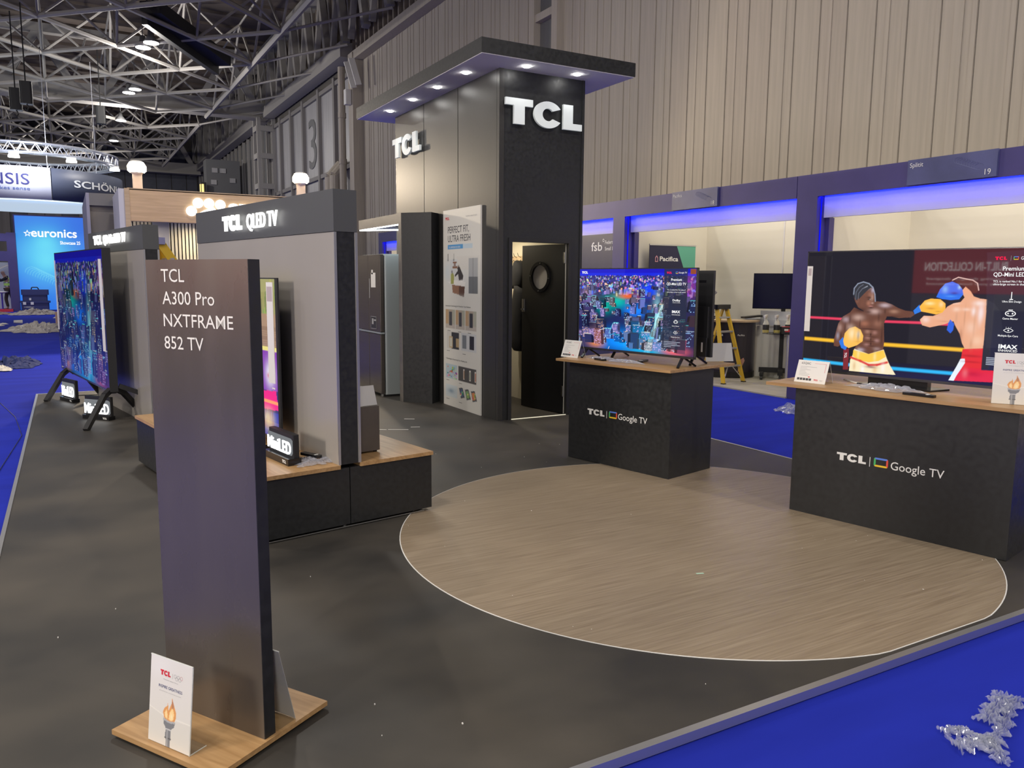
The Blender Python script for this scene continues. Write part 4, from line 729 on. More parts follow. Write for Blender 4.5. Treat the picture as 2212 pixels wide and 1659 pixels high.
def on(parent_loc, rz, x, y):
    a = math.radians(rz); return (parent_loc[0] + x * math.cos(a) - y * math.sin(a), parent_loc[1] + x * math.sin(a) + y * math.cos(a))
C1, R1, C2, R2, P1, RP = (3.972, 6.001), -76.8, (4.449, 3.832), -77.8, (0.935, 4.79), 9.9
x, y = on(C2, R2, 1.20, 0.10); leaflet('white torch leaflet in a clear stand on the boxing television counter', (x, y, 0.912), -55, tilt=4, w=0.225)
# ---- price cards
def card(lab, loc, rz, w, h, title=None, flip=False):
    t = thing('price_card', lab, 'price card', loc, rz, 'price cards on the counters')
    s = thing('card_face'); s.parent = t; s.rotation_euler = (math.radians(-20), 0, 0)
    put('card', MB().box(0, w, -0.002, 0.0, 0, h), M_PAPER if not flip else mat('card_back', (.55, .54, .54), .5), s)
    b = thing('clear_back'); b.parent = t; b.location = (0, h * math.sin(math.radians(20)) * 2, 0); b.rotation_euler = (math.radians(20), 0, 0); put('acrylic_sheet', MB().box(0, w, 0, 0.0015, 0, h), M_CLEAR, b); put('edge', MB().box(w - .0015, w, 0, .002, 0, h), mat('acrylic_edge', (0.8, 0.82, 0.78), 0.2), b)
    if title:
        text('card_title', title, M_DARKP, s, (w * .12, -0.0025, h * .82), (1, 0, 0), (0, 0, 1), w=w * .30, h=h * .10, bold=0)
        for k, l in enumerate((.62, .25, .40, .22, .27, .40, .36)): put('small_print', MB().box(w * .11, w * (.11 + l * .85), -0.0024, -0.0021, h * (.70 - k * .065), h * (.70 - k * .065) + .0022), M_GREYP, s)
        put('red_rule', MB().box(w * .55, w * .92, -0.0024, -0.0021, h * .87, h * .885).box(w * .905, w * .92, -0.0024, -0.0021, h * .50, h * .885), mat('pale_red', (.7, .3, .33), .6), s)
        for k in range(5): put('icon_square', MB().box(w * (.08 + k * .095), w * (.16 + k * .095), -0.0024, -0.0021, h * .10, h * .20), M_DARKP, s); 
        logo('printed_logo', M_RED, s, (w * .62, -0.0024, h * .12), (1, 0, 0), (0, 0, 1), w * .14, h * .06)
        put('red_mark', MB().box(w * .42, w * .48, -0.0024, -0.0021, h * .24, h * .28), M_RED, s); rings(s, w * .82, -0.0024, h * .15, w * .016)
    return t
x, y = on(C1, R1, -0.20, 0.09); card('white price card at the left end of the city television counter', (x, y, 0.912), R1 - 1, 0.215, 0.165, '55C6KS')
x, y = on(C2, R2, -0.085, 0.12); card('white price card with a red corner line on the boxing television counter', (x, y, 0.912), R2 - 1, 0.235, 0.165, '65Q6C')
x, y = on(C1, R1, 0.93, 0.78); card('translucent back of a price card at the far corner of the city television counter', (x, y, 0.912), -20, 0.26, 0.17, None, True)
# ================================================================== TELEVISIONS
def city(nx, ny, dark=1.0, seed=5):
    im, U, V = canvas(nx, ny, (0.03, 0.03, 0.09)); r = random.Random(seed)
    rect(im, 0, 0, 1, .085, (0.005, 0.02, 0.42)); rect(im, 0, .05, 1, .085, (0.08, 0.12, 0.62), .6); rect(im, 0, .085, 1, .30, (0.06, 0.06, 0.22))
    pal = [(.45, .5, .95), (.75, .75, .95), (.6, .4, .6), (.25, .35, .9), (.9, .7, .5), (.03, .03, .12), (.06, .04, .08), (.1, .1, .35), (.02, .02, .05), (.03, .03, .08)]
    for k in range(900):
        v = .075 + .20 * r.random(); u = r.random(); s = .006 + .02 * (v - .05) / .2; c = r.choice(pal); rect(im, u, v, u + s * r.uniform(.4, 1.0), v + s * r.uniform(.6, 2.4), [x * r.uniform(.4, 1.0) for x in c], .8)
    glows = [(.36, .40, .12, .10, (.0, .50, .42)), (.24, .47, .08, .1, (0, .42, .34)), (.52, .50, .12, .09, (.08, .35, 1)), (.45, .33, .1, .04, (.75, .2, .1)), (.62, .25, .08, .1, (.08, .16, .9)), (.38, .88, .25, .16, (.03, .35, .9)), (.62, .90, .2, .14, (.08, .65, .9)), (.70, .6, .04, .3, (.45, .75, .8)), (.17, .93, .09, .07, (.7, .3, .1)), (.85, .95, .12, .06, (.9, .25, .25)), (.95, .2, .06, .15, (.3, .1, .35)), (.08, .35, .08, .15, (.25, .2, .4))]
    for u, v, a_, b_, c in glows: blob(im, U, V, u, v, a_, b_, c, .8)
    bl = sorted([(.20 + .78 * r.random() ** .8, r.uniform(-.03, .98)) for _ in range(190)])
    for v, u in bl:
        w = r.uniform(.022, .055) * (.35 + v * 1.1); h = w * r.uniform(1.2, 3.2); uc = max(0, min(nx - 1, int(u * nx))); vc = min(ny - 1, int(v * ny)); base = im[vc, uc].copy()
        lean = (u + w / 2 - .48) * .18 * h; f = r.uniform(.10, .5); tint = r.choice([(.03, .03, .08), (.10, .09, .16), (.16, .15, .28), (.01, .02, .06), (.05, .03, .04), (.02, .02, .04), (.14, .10, .12)])
        c = np.array([min(.9, x * f + q) for x, q in zip(base, tint)]); sd = w * .35 * (1 if u < .48 else -1)
        fill(im, U, V, [(u + lean, v - h), (u + w + lean, v - h), (u + w, v), (u, v)], c)
        e = u + w if sd > 0 else u; el = e + lean; fill(im, U, V, [(el, v - h), (el + sd, v - h + w * .3), (e + sd, v - w * .1), (e, v)], c * .35)
        fill(im, U, V, [(u + lean, v - h), (u + w + lean, v - h), (u + w + lean + sd, v - h + w * .3), (u + lean + sd, v - h + w * .3)], c * .6 + .02, .85)
        if r.random() < .35: line(im, U, V, (u + lean, v - h), (u + w + lean, v - h), .0022, r.choice([(.7, .85, 1), (1, .9, .8), (.3, .9, .9)]), 1.78, .8)
        if r.random() < .75:
            bright = np.array(r.choice([(.9, .88, .95), (.5, .7, 1), (.95, .65, .45), (.55, .8, .95), (.8, .6, .9)])); cols = max(2, int(w / .009)); rows = max(3, int(h / .016)); on = r.uniform(.25, .8)
            for i in range(cols):
                for j in range(rows):
                    if r.random() < on: t = (j + .5) / rows; uu = u + w * (i + .2) / cols + lean * (1 - t); vv = v - h * (1 - t); rect(im, uu, vv, uu + w * .55 / cols, vv + h * .45 / rows, bright, r.uniform(.25, .8))
    for k in range(9):
        u = r.uniform(.15, .72); v = r.uniform(.55, .98); ang = r.choice([1.75, 2.0, .35, 2.8]); l = r.uniform(.04, .14); c = r.choice([(.4, .85, 1), (.9, .95, 1), (.2, .6, 1), (1, .85, .7)]); line(im, U, V, (u, v), (u + l * math.cos(ang) * .6, v + l * math.sin(ang)), .003, c, 1.78, .7)
    for k in range(9): line(im, U, V, (.60 + k * .006, 1.0), (.735 + k * .002, .42), .002, (.7, .95, .95), 1.78, .35)
    blob(im, U, V, .10, .70, .10, .07, (.01, .01, .03), .85); blob(im, U, V, .22, .64, .06, .045, (.01, .02, .04), .8)
    im = np.clip(im, 0, 1) ** 1.25 * 1.45; g = im.mean(2, keepdims=True); im = g + (im - g) * 1.25
    return np.clip(im * dark, 0, 1)
def tv_shell(t, w, h, z0, d=0.055, bez=0.008, low=0.02):
    put('housing', MB().box(0, w, 0.012, d * .45, z0, z0 + h).box(w * .04, w * .96, d * .45, d, z0 + .02, z0 + h * .62), M_BLACKM, t)
    put('bezel', MB().box(0, bez, -0.002, 0.014, z0, z0 + h).box(w - bez, w, -0.002, 0.014, z0, z0 + h).box(0, w, -0.002, 0.014, z0 + h - bez, z0 + h).box(0, w, -0.002, 0.014, z0, z0 + low), mat('bezel_metal', (0.10, 0.10, 0.105), 0.25, 0.7), t)
def vleg(t, x, z0, mt, s=1, sp=0.17):
    put('leg', MB().bar((x, 0.025, z0 + .01), (x + .05 * s, -sp * .6, 0.006), .022, .014).bar((x, 0.025, z0 + .01), (x + .05 * s, sp * .8, 0.006), .022, .014), mt, t)
# TV on counter 1
x0_, y0_ = 4.183, 6.183
tv1 = thing('television', 'flat television showing a night city skyline on the counter by the door', 'television', (x0_, y0_, 0.912), -78.9)
W1, H1, Z1 = 1.335, 0.745, 0.075
tv_shell(tv1, W1, H1, Z1)
im = city(360, 202); rect(im, .752, 0, .932, .93, (0.012, 0.02, 0.05), .86)
picture('screen', im, M_SCREEN, tv1, (0.008, -0.0005, Z1 + .02), (1, 0, 0), (0, 0, 1), W1 - .016, H1 - .028)
vleg(tv1, .10, Z1, M_BLACKG, 1); vleg(tv1, 1.20, Z1, M_BLACKG, 1)
def st(t, body, u, v, W, H, z, h, w=None, mt=M_TXTE, bold=0, al='L', yy=-0.0015): text('screen_text', body, mt, t, (u * W, yy, z + (1 - v) * H), (1, 0, 0), (0, 0, 1), h=h, w=w, bold=bold, align=al)
logo('screen_logo', M_TXTE, tv1, (.035, -0.0015, Z1 + H1 * .935), (1, 0, 0), (0, 0, 1), .075, .022)
logo('screen_logo', M_TXTR, tv1, (.768 * W1, -0.0015, Z1 + H1 * .935), (1, 0, 0), (0, 0, 1), .052, .016)
screen_icon('icon', tv1, (.838 * W1, -0.0015, Z1 + H1 * .935), (1, 0, 0), (0, 0, 1), .026, .016, True)
st(tv1, 'Google TV', .862, .062, W1, H1, Z1, .013, .082); st(tv1, 'Premium', .845, .145, W1, H1, Z1, .022, .11, bold=.015, al='C'); st(tv1, 'QD-Mini LED TV', .845, .192, W1, H1, Z1, .022, .20, bold=.015, al='C')
st(tv1, 'TCL is ranked No.1 for sales of', .845, .25, W1, H1, Z1, .010, .19, al='C'); st(tv1, 'ultra-large screen in the world', .845, .275, W1, H1, Z1, .010, .19, al='C')
st(tv1, 'Dolby', .85, .37, W1, H1, Z1, .018, .08, bold=.02, al='C'); st(tv1, 'VISION ATMOS', .85, .39, W1, H1, Z1, .006, .08, al='C'); st(tv1, 'IMAX', .85, .50, W1, H1, Z1, .022, .085, bold=.03, al='C'); st(tv1, 'ENHANCED', .85, .525, W1, H1, Z1, .008, .085, al='C')
st(tv1, 'Game Master', .85, .65, W1, H1, Z1, .009, .075, al='C'); st(tv1, 'Multiple Eye Care', .85, .775, W1, H1, Z1, .009, .09, al='C')
def game_icon(t, u, v, s, W, H, Z):
    cx, cz = u * W, Z + (1 - v) * H; n = 20; y = -0.0015
    a = [2 * math.pi * k / n for k in range(n)]; mb = MB()
    mb.add([(cx + s * 1.25 * math.cos(k), y, cz + s * .75 * math.sin(k)) for k in a] + [(cx + s * 1.02 * math.cos(k), y, cz + s * .55 * math.sin(k)) for k in a], [(k, (k + 1) % n, (k + 1) % n + n, k + n) for k in range(n)])
    mb.box(cx - .75 * s, cx - .3 * s, y - .0003, y, cz - .07 * s, cz + .07 * s).box(cx - .6 * s, cx - .46 * s, y - .0003, y, cz - .2 * s, cz + .2 * s).tube((cx + .5 * s, y - .0003, cz), (cx + .5 * s, y, cz), .2 * s, 12)
    mb.box(cx - .5 * s, cx + .5 * s, y - .0003, y, cz + .85 * s, cz + 1.0 * s); put('screen_icon', mb, M_TXTE, t)
def eye_icon(t, u, v, s, W, H, Z):
    cx, cz = u * W, Z + (1 - v) * H; y = -0.0015; n = 16; mb = MB(); o = []; i_ = []
    for k in range(n + 1): q = -1 + 2 * k / n; o.append((cx + s * 1.3 * q, y, cz + s * .62 * (1 - q * q))); i_.append((cx + s * 1.1 * q, y, cz + s * .46 * (1 - q * q)))
    for k in range(n): mb.add([o[k], o[k + 1], i_[k + 1], i_[k]], [(0, 1, 2, 3)]); mb.add([(a, b, 2 * cz - c) for a, b, c in (o[k], o[k + 1], i_[k + 1], i_[k])], [(3, 2, 1, 0)])
    mb.tube((cx, y - .0003, cz), (cx, y, cz), .22 * s, 12)
    for k in (-.6, 0, .6): mb.box(cx + k * s - .04 * s, cx + k * s + .04 * s, y - .0003, y, cz + .7 * s, cz + .95 * s)
    put('screen_icon', mb, M_TXTE, t)
game_icon(tv1, .85, .60, .018, W1, H1, Z1); eye_icon(tv1, .85, .72, .018, W1, H1, Z1)
for k, l in enumerate((.17, .14, .17, .08)): put('screen_rule', MB().box(.762 * W1, .762 * W1 + l, -0.0016, -0.0012, Z1 + H1 * (.17 - k * .018), Z1 + H1 * (.17 - k * .018) + .005), mat('dim_screen_grey', (.1, .1, .12), .5, emit=(.3, .35, .45), es=1), tv1)
S(put('shelf_sticker', MB().box(W1 * .95, W1 * .992, -0.0022, -0.0015, Z1 + H1 * .93, Z1 + H1 * .985), mat('orange_sticker', (.35, .08, .03), .4), tv1), 'small dark orange corner sticker')
# TV back to back with it
tb = thing('television', 'second television seen from behind, back to back with the city one', 'television', (4.435, 6.128, 0.912), -77.5)
put('housing', MB().box(0, 1.20, 0.0, .03, .075, .80).box(.02, 1.18, -.035, 0, .08, .50).box(.02, 1.18, -.045, 0, .08, .24), M_BLACKM, tb); put('handle_recess', MB().box(1.05, 1.13, -.002, 0, .70, .72), M_BLACKG, tb)
S(put('rating_label', MB().box(1.135, 1.15, -.0475, -.046, .12, .20), M_PAPER, tb), 'small white rating label'); vleg(tb, .15, .075, M_BLACKG, 1); vleg(tb, 1.02, .075, M_BLACKG, 1)
# TV on counter 2
tv2 = thing('television', 'large flat television showing two boxers on the right hand counter', 'television', (4.786, 4.079, 0.912), -78.7)
W2, H2, Z2 = 1.50, 0.88, 0.055
tv_shell(tv2, W2, H2, Z2, low=0.018)
im, U, V = canvas(1120, 660, (0.010, 0.009, 0.016))
for s in BOX_S:
    if s[0] == 'L': [line(im, U, V, (p[0] / 1000, p[1] / 1000), (q[0] / 1000, q[1] / 1000), s[2] / 1000, s[1], W2 / H2) for p, q in zip(s[3][:-1], s[3][1:])]
    else: fill(im, U, V, [(a / 1000, b / 1000) for a, b in s[2]], s[1], .82 if s[1] == (.02, .02, .035) else (0.5 if s[1] == (.035, .035, .05) else 1))
base_ = im.copy(); msk = (im.max(-1, keepdims=True) > .045)
for u, v, a_, b_, c, q in BOX_B: blob(im, U, V, u / 1000, v / 1000, abs(a_) / 1000 + .001, abs(b_) / 1000 + .001, c, q)
im = np.where(msk, im, base_)
im = (im[::2, ::2] + im[1::2, ::2] + im[::2, 1::2] + im[1::2, 1::2]) / 4
picture('screen', im, M_SCREEN, tv2, (0.006, -0.0005, Z2 + .012), (1, 0, 0), (0, 0, 1), W2 - .012, H2 - .02)
logo('screen_logo', M_TXTR, tv2, (.830 * W2, -0.0015, Z2 + H2 * .912), (1, 0, 0), (0, 0, 1), .066, .020)
put('screen_rule', MB().box(.888 * W2, .889 * W2, -0.0016, -0.0012, Z2 + H2 * .905, Z2 + H2 * .94), M_GREYP, tv2); screen_icon('icon', tv2, (.898 * W2, -0.0015, Z2 + H2 * .912), (1, 0, 0), (0, 0, 1), .028, .020, True)
st(tv2, 'Google TV', .925, .088, W2, H2, Z2, .020, .095); st(tv2, 'Premium', .862, .162, W2, H2, Z2, .026, .125, bold=.012); st(tv2, 'QD-Mini LED TV', .829, .203, W2, H2, Z2, .026, .225, bold=.012)
st(tv2, 'TCL is ranked No.1 for sales of', .830, .244, W2, H2, Z2, .013, .215, bold=.01); st(tv2, 'ultra-large screen in the world', .831, .264, W2, H2, Z2, .013, .215, bold=.01)
put('screen_icon', MB().box(.901 * W2, .904 * W2, -0.0016, -0.0012, Z2 + H2 * .64, Z2 + H2 * .69).box(.896 * W2, .909 * W2, -0.0016, -0.0012, Z2 + H2 * .635, Z2 + H2 * .641), M_TXTE, tv2)
st(tv2, 'Ultra Slim Design', .905, .383, W2, H2, Z2, .012, .105, bold=.01, al='C'); st(tv2, 'Game Master', .905, .502, W2, H2, Z2, .012, .085, bold=.01, al='C'); st(tv2, 'Multiple Eye Care', .902, .622, W2, H2, Z2, .012, .11, bold=.01, al='C')
game_icon(tv2, .904, .46, .024, W2, H2, Z2); eye_icon(tv2, .902, .578, .022, W2, H2, Z2)
st(tv2, 'IMAX', .871, .706, W2, H2, Z2, .026, .105, bold=.03); st(tv2, 'ENHANCED', .871, .728, W2, H2, Z2, .015, .105, bold=.01)
text('screen_text', 'TCL', M_TXTE, tv2, (.216 * W2, -0.0015, Z2 + (1 - .820) * H2), (0, 0, -1), (1, 0, 0), h=.016, bold=.02)
for k in range(5): put('screen_rule', MB().box(.829 * W2, .829 * W2 + .075 - (k % 2) * .01, -0.0016, -0.0012, Z2 + H2 * (.218 - k * .012), Z2 + H2 * (.218 - k * .012) + .006), mat('dim_screen_grey', (.1, .1, .12), .5, emit=(.3, .35, .45), es=1), tv2)
S(put('label_strip', MB().box(0.002, .045, -0.0035, -0.001, Z2 + H2 * .335, Z2 + H2 * .878), M_PAPER, tv2), 'long white paper strip stuck down the left bezel')
put('strip_print', MB().box(.012, .036, -0.0038, -0.0035, Z2 + H2 * .80, Z2 + H2 * .86), mat('pink_grey', (.5, .42, .43), .6), tv2)
put('leg', MB().bar((.12, .03, Z2 + .01), (.09, -.13, 0.008), .026, .016).bar((.12, .03, Z2 + .01), (.09, .16, 0.008), .026, .016), M_BLACKG, tv2)
put('soundbar_foot', MB().prism([(.45, -.05), (.95, -.07), (1.0, .12), (.5, .12)], 0.0, 0.012).box(.5, .9, .01, .07, .012, Z2 + .01), M_BLACKG, tv2)
put('leg', MB().bar((1.38, .03, Z2 + .01), (1.36, -.13, 0.008), .026, .016).bar((1.38, .03, Z2 + .01), (1.36, .16, 0.008), .026, .016), M_BLACKG, tv2)
# tall television on the plinth, mostly hidden by the slab
tv3 = thing('television', 'large television with a colourful balloon picture on the oak plinth behind the slab', 'television', (0.905, 7.30, 0.43), -80.1)
W3, H3, Z3 = 1.87, 1.125, 0.07
tv_shell(tv3, W3, H3, Z3)
im, U, V = canvas(220, 150, (.03, .03, .12)); r3 = random.Random(8)
rect(im, 0, 0, 1, .22, (.35, .33, .12)); 
for k in range(160): u = r3.random(); v = r3.random() * .2; rect(im, u, v, u + .006, v + .12, (r3.uniform(.1, .5), r3.uniform(.2, .45), .08), .8)
rect(im, 0, .22, 1, .46, (.42, .27, .15))
for k in range(14): rect(im, 0, .30 + k * .012, 1, .305 + k * .012, (.25, .15, .07), .6)
fill(im, U, V, [(.6, .46), (1, .44), (1, .70), (.62, .72)], (.25, .05, .40)); blob(im, U, V, .93, .60, .05, .09, (.9, .88, .9), 1.0); blob(im, U, V, .92, .61, .02, .02, (.6, .05, .1), .9); blob(im, U, V, .95, .56, .02, .015, (.5, .05, .1), .9)
rect(im, .6, .43, 1, .455, (.9, .8, .2), .9); fill(im, U, V, [(.80, .72), (.98, .70), (1, .82), (.82, .84)], (.9, .02, .2)); rect(im, .8, .77, 1, .785, (1, .35, .1)); rect(im, 0, .84, 1, 1, (.03, .04, .35)); blob(im, U, V, .90, .89, .06, .07, (.9, .8, .45), 1.0)
for a in range(8): line(im, U, V, (.86 + a * .012, .83), (.85 + a * .014, .95), .003, (.4, .1, .05), 1.6)
for k in range(60): u = r3.uniform(0, .85); v = r3.uniform(.45, .98); blob(im, U, V, u, v, .02, .03, (r3.random(), r3.random() * .6, r3.random()), .8)
picture('screen', im, M_SCREEN, tv3, (0.008, -0.0005, Z3 + .02), (1, 0, 0), (0, 0, 1), W3 - .016, H3 - .028)
S(put('label_strip', MB().box(W3 - .15, W3 - .04, -0.004, -0.001, Z3 + .40, Z3 + H3 - .03), M_PAPER, tv3), 'long white paper strip stuck down the right bezel')
S(put('energy_print', MB().box(W3 - .14, W3 - .05, -0.0045, -0.004, Z3 + H3 - .16, Z3 + H3 - .06), mat('pink_grey', (.5, .42, .43), .6), tv3)); put('white_tag', MB().box(W3 - .16, W3 - .11, -0.003, -0.001, Z3 + .045, Z3 + .07).box(W3 - .10, W3 - .05, -0.003, -0.001, Z3 + .36, Z3 + .37), M_PAPER, tv3)
put('stand_foot', MB().prism([(W3 - .25, -.12), (W3 - .02, -.12), (W3 - .05, .16), (W3 - .2, .16)], 0, .012).box(W3 - .16, W3 - .10, 0, .03, .012, Z3 + .02), M_BLACKG, tv3); put('stand_foot', MB().prism([(.05, -.12), (.2, -.12), (.2, .16), (.05, .16)], 0, .012).box(.1, .16, 0, .03, .012, Z3 + .02), M_BLACKG, tv3)
# very large television on a four legged floor stand
tv4 = thing('television', 'very large television raised on four splayed black legs at the left', 'television', (-0.125, 12.72, 0), -80.5)
W4, H4, Z4 = 2.92, 1.60, 0.335
tv_shell(tv4, W4, H4, Z4, d=.075, bez=.012, low=.02)
im = city(300, 180, .42, 11); im[:, :, 0] *= .75
picture('screen', im, M_SCREEN, tv4, (0.012, -0.0005, Z4 + .02), (1, 0, 0), (0, 0, 1), W4 - .024, H4 - .032)
put('side_frame', MB().box(W4, W4 + .003, 0, .085, Z4, Z4 + H4), M_BLACKM, tv4)
S(put('label_strip', MB().box(W4 - .20, W4 - .07, -0.004, -0.001, Z4 + .45, Z4 + H4 - .12), M_PAPER, tv4), 'long white paper strip stuck near the right bezel'); S(put('label_strip', MB().box(-.02, .03, -0.006, 0.02, Z4 + .55, Z4 + H4 - .1), M_PAPER, tv4), 'white paper strip on the far left bezel')
for x, legs in ((.62, (((-.25, -.02), (.23, -.38)), ((.30, .03), (.24, .30)))), (2.85, (((0, -.02), (.48, -.38)), ((0.02, .04), (-.22, .37))))):
    s = thing('leg_stand'); s.parent = tv4; s.location = (x, 0.04, 0)
    for (ax, ay), (fx, fy) in legs: put('leg', MB().bar((ax, ay, Z4 + .02), (ax + (fx - ax) * .22, ay + (fy - ay) * .25, Z4 - .03), .05, .055).bar((ax + (fx - ax) * .22, ay + (fy - ay) * .25, Z4 - .03), (fx, fy, 0.0), .05, .055), M_BLACKM, s)
    put('bracket', MB().box(-.05, .05, -.02, .03, Z4 - .02, Z4 + .10), M_BLACKM, s)
put('leg_brace', MB().bar((2.9, .1, .40), (2.95, .62, .16), .05, .05), M_BLACKM, tv4)
put('cable', MB().path([(2.2, .2, .3), (2.0, .45, .05), (1.4, .55, .012), (.7, .4, .012), (.5, -.1, .012)], .006), M_BLACKM, tv4)
# ---- small lit table signs
def lit_sign(lab, loc, rz, word, w=0.30, h=0.14):
    t = thing('lit_table_sign', lab, 'lit sign', loc, rz, 'small lit table signs')
    put('base', MB().box(0, w, -.035, .055, 0, .045), M_BLACKG, t); put('back_box', MB().bbox(.0, w - .01, .005, .05, .045, h + .06, .01), M_BLACKM, t)
    text('lit_letters', word, glow('lit_white', (1, 1, 1), 3), t, (.005, -.002, .065), (1, 0, 0), (0, 0, 1), h=h * .62, w=w - .03, bold=.012, depth=.006)
    put('lit_plate', MB().prism_m([(.0, .0), (w - .03, 0), (w - .012, .02), (w - .012, h * .75), (w - .04, h * .83), (0, h * .83)], .003, frame((0.0, .004, .058), (1, 0, 0), (0, 0, 1))), glow('lit_plate_dim', (.9, .95, 1), .22), t)
    logo('printed_logo', M_TEXT, t, (w - .09, -.0362, .012), (1, 0, 0), (0, 0, 1), .06, .02)
    return t
lit_sign('glowing Mini LED table sign on the oak plinth', (1.135, 5.40, 0.43), -80, 'MiniLED', .40, .135)
lit_sign('glowing table sign on the black floor under the big television, far one', (-.13, 11.95, 0), -70, 'MiniLED', .42, .22); lit_sign('glowing table sign on the black floor behind the near television leg', (.10, 10.25, 0), -50, 'MiniLED', .40, .20)
# ---- remote controls and crumpled plastic
def crumple(name, lab, cat, loc, rz, sx, sy, h, mt, seed, n=26, ragged=.35, parent=None, fold=1.0):
    r = random.Random(seed); ph = [(r.uniform(0, 6.28), r.uniform(0, 6.28), r.uniform(2, 7), r.uniform(2, 7)) for _ in range(7)]
    vs = []; fs = []
    def H(x, y): return sum(abs(math.sin(a + c * x + d * y * .8)) * abs(math.cos(b + d * y - c * .6 * x)) for a, b, c, d in ph) / 7
    for j in range(n + 1):
        for i in range(n + 1):
            u, v = -1 + 2 * i / n, -1 + 2 * j / n; d = max(abs(u), abs(v)) or 1; rr = math.hypot(u, v); 
            th = math.atan2(v, u); R = 1 + ragged * (.5 * math.sin(3 * th + seed) + .35 * math.sin(7 * th + seed * 2) + .25 * math.sin(13 * th + seed * 3))
            k = R * d / (rr or 1) if rr else 1; x, y = u * k, v * k; e = max(0, 1 - d ** 3)
            z = .003 + h * (fold * H(x * 1.6, y * 1.6) * 2.0 * (.25 + .75 * e) + r.uniform(0, .22)) * (0.15 + .85 * e if True else 1)
            vs.append((x * sx / 2 + r.uniform(-.02, .02) * sx, y * sy / 2 + r.uniform(-.02, .02) * sy, z))
    for j in range(n):
        for i in range(n): a = j * (n + 1) + i; fs.append((a, a + 1, a + n + 2, a + n + 1))
    o = put(name, MB().add(vs, fs), mt, parent)
    o.location = loc; o.rotation_euler = (0, 0, math.radians(rz)); return S(o, lab, cat)
def remote(lab, loc, rz, w=.045, l=.18):
    t = thing('remote_control', lab, 'remote control', loc, rz, 'black remote controls'); put('body', MB().bbox(-w / 2, w / 2, -l / 2, l / 2, 0, .016, .012), M_BLACKG, t)
    for k in range(3): put('button', MB().box(-w * .3 + k * w * .22, -w * .3 + k * w * .22 + w * .14, -l * .32, -l * .24, .016, .018), M_TEXT, t)
    return t
x, y = 1.385, 5.05
crumple('plastic_bag', 'clear plastic bag under the remote control on the oak plinth', 'plastic bag', (1.36, 5.06, .431), 10, .30, .26, .022, M_FILM, 3); remote('black remote control lying on a plastic bag on the oak plinth', (1.35, 5.12, .456), 25)
x, y = on(C1, R1, .22, .20); crumple('plastic_bag', 'clear plastic bag left of centre on the city television counter', 'plastic bag', (x, y, .912), R1, .34, .12, .018, M_FILM, 7)
x, y = on(C1, R1, .53, .14); crumple('plastic_bag', 'crumpled clear plastic bag right of centre on the city television counter', 'plastic bag', (x, y, .912), R1, .38, .12, .022, M_FILM, 8)
x, y = on(C1, R1, .27, .11); remote('black remote control under the left plastic bag on the city counter', (x, y, .913), R1 + 75, .05, .14)
x, y = on(C1, R1, .60, .30); remote('black remote control near the right leg of the city television', (x, y, .913), R1 + 20, .05, .18)
x, y = on(C2, R2, .55, .17); crumple('plastic_bag', 'clear plastic bag in front of the boxing television', 'plastic bag', (x, y, .912), R2, .46, .15, .035, M_FILM, 12)
x, y = on(C2, R2, .80, .07); remote('black remote control on the worktop below the boxing television', (x, y, .912), R2 + 84, .05, .20)
S(put('cable', MB().path([on(C2, R2, .10, .5) + (.918,), on(C2, R2, .25, .36) + (.918,), on(C2, R2, .38, .36) + (.918,), on(C2, R2, .42, .42) + (.918,)], .005), M_PAPER), 'short white cable on the worktop behind the price card with the red corner line', 'cable')
# ---- subwoofer box with a card on it
sw = thing('subwoofer', 'brown grey upright speaker box on the right half of the plinth', 'speaker', (1.70, 5.13, .43), 9.9); put('cabinet', MB().bbox(-.09, .145, 0, .34, .014, .325, .008), mat('speaker_brown', (.10, .085, .075), .45, noise=.1), sw)
for x, y in ((-.06, .03), (.12, .03), (-.06, .31), (.12, .31)): put('foot', MB().tube((x, y, 0), (x, y, .014), .014, 8), M_BLACKG, sw)
put('terminal_cover', MB().box(.145, .165, .14, .22, .03, .06), M_BLACKM, sw)
card('grey backed clear price card standing on the speaker box', (1.70, 5.16, .756), 12, .14, .14, None, True)
# ---- big black television on the far side of the plinth (edge only)
# ---- masking tape marks on the black floor
for i, ((x, y), l, a) in enumerate((((3.40, 8.50), .12, 30), ((3.27, 8.0), .10, 20), ((3.05, 7.95), .22, 28), ((2.86, 8.05), .18, 35))):
    S(put('tape_scrap', MB().box(-l / 2, l / 2, -.008, .008, 0, .002), M_PAPER, loc=(x, y, .0005), rz=-a), 'short strip of white tape on the black floor, %s before the fridge' % ('farthest', 'nearest right', 'middle', 'leftmost')[i], 'tape', 'tape scraps on the black floor')
S(put('tape_scrap', MB().box(-.022, .022, -.008, .008, 0, .0015), mat('mint_tape', (.45, .62, .5), .6), loc=(3.0, 3.18, .0035), rz=-20), 'tiny mint green scrap on the round beige floor', 'scrap')
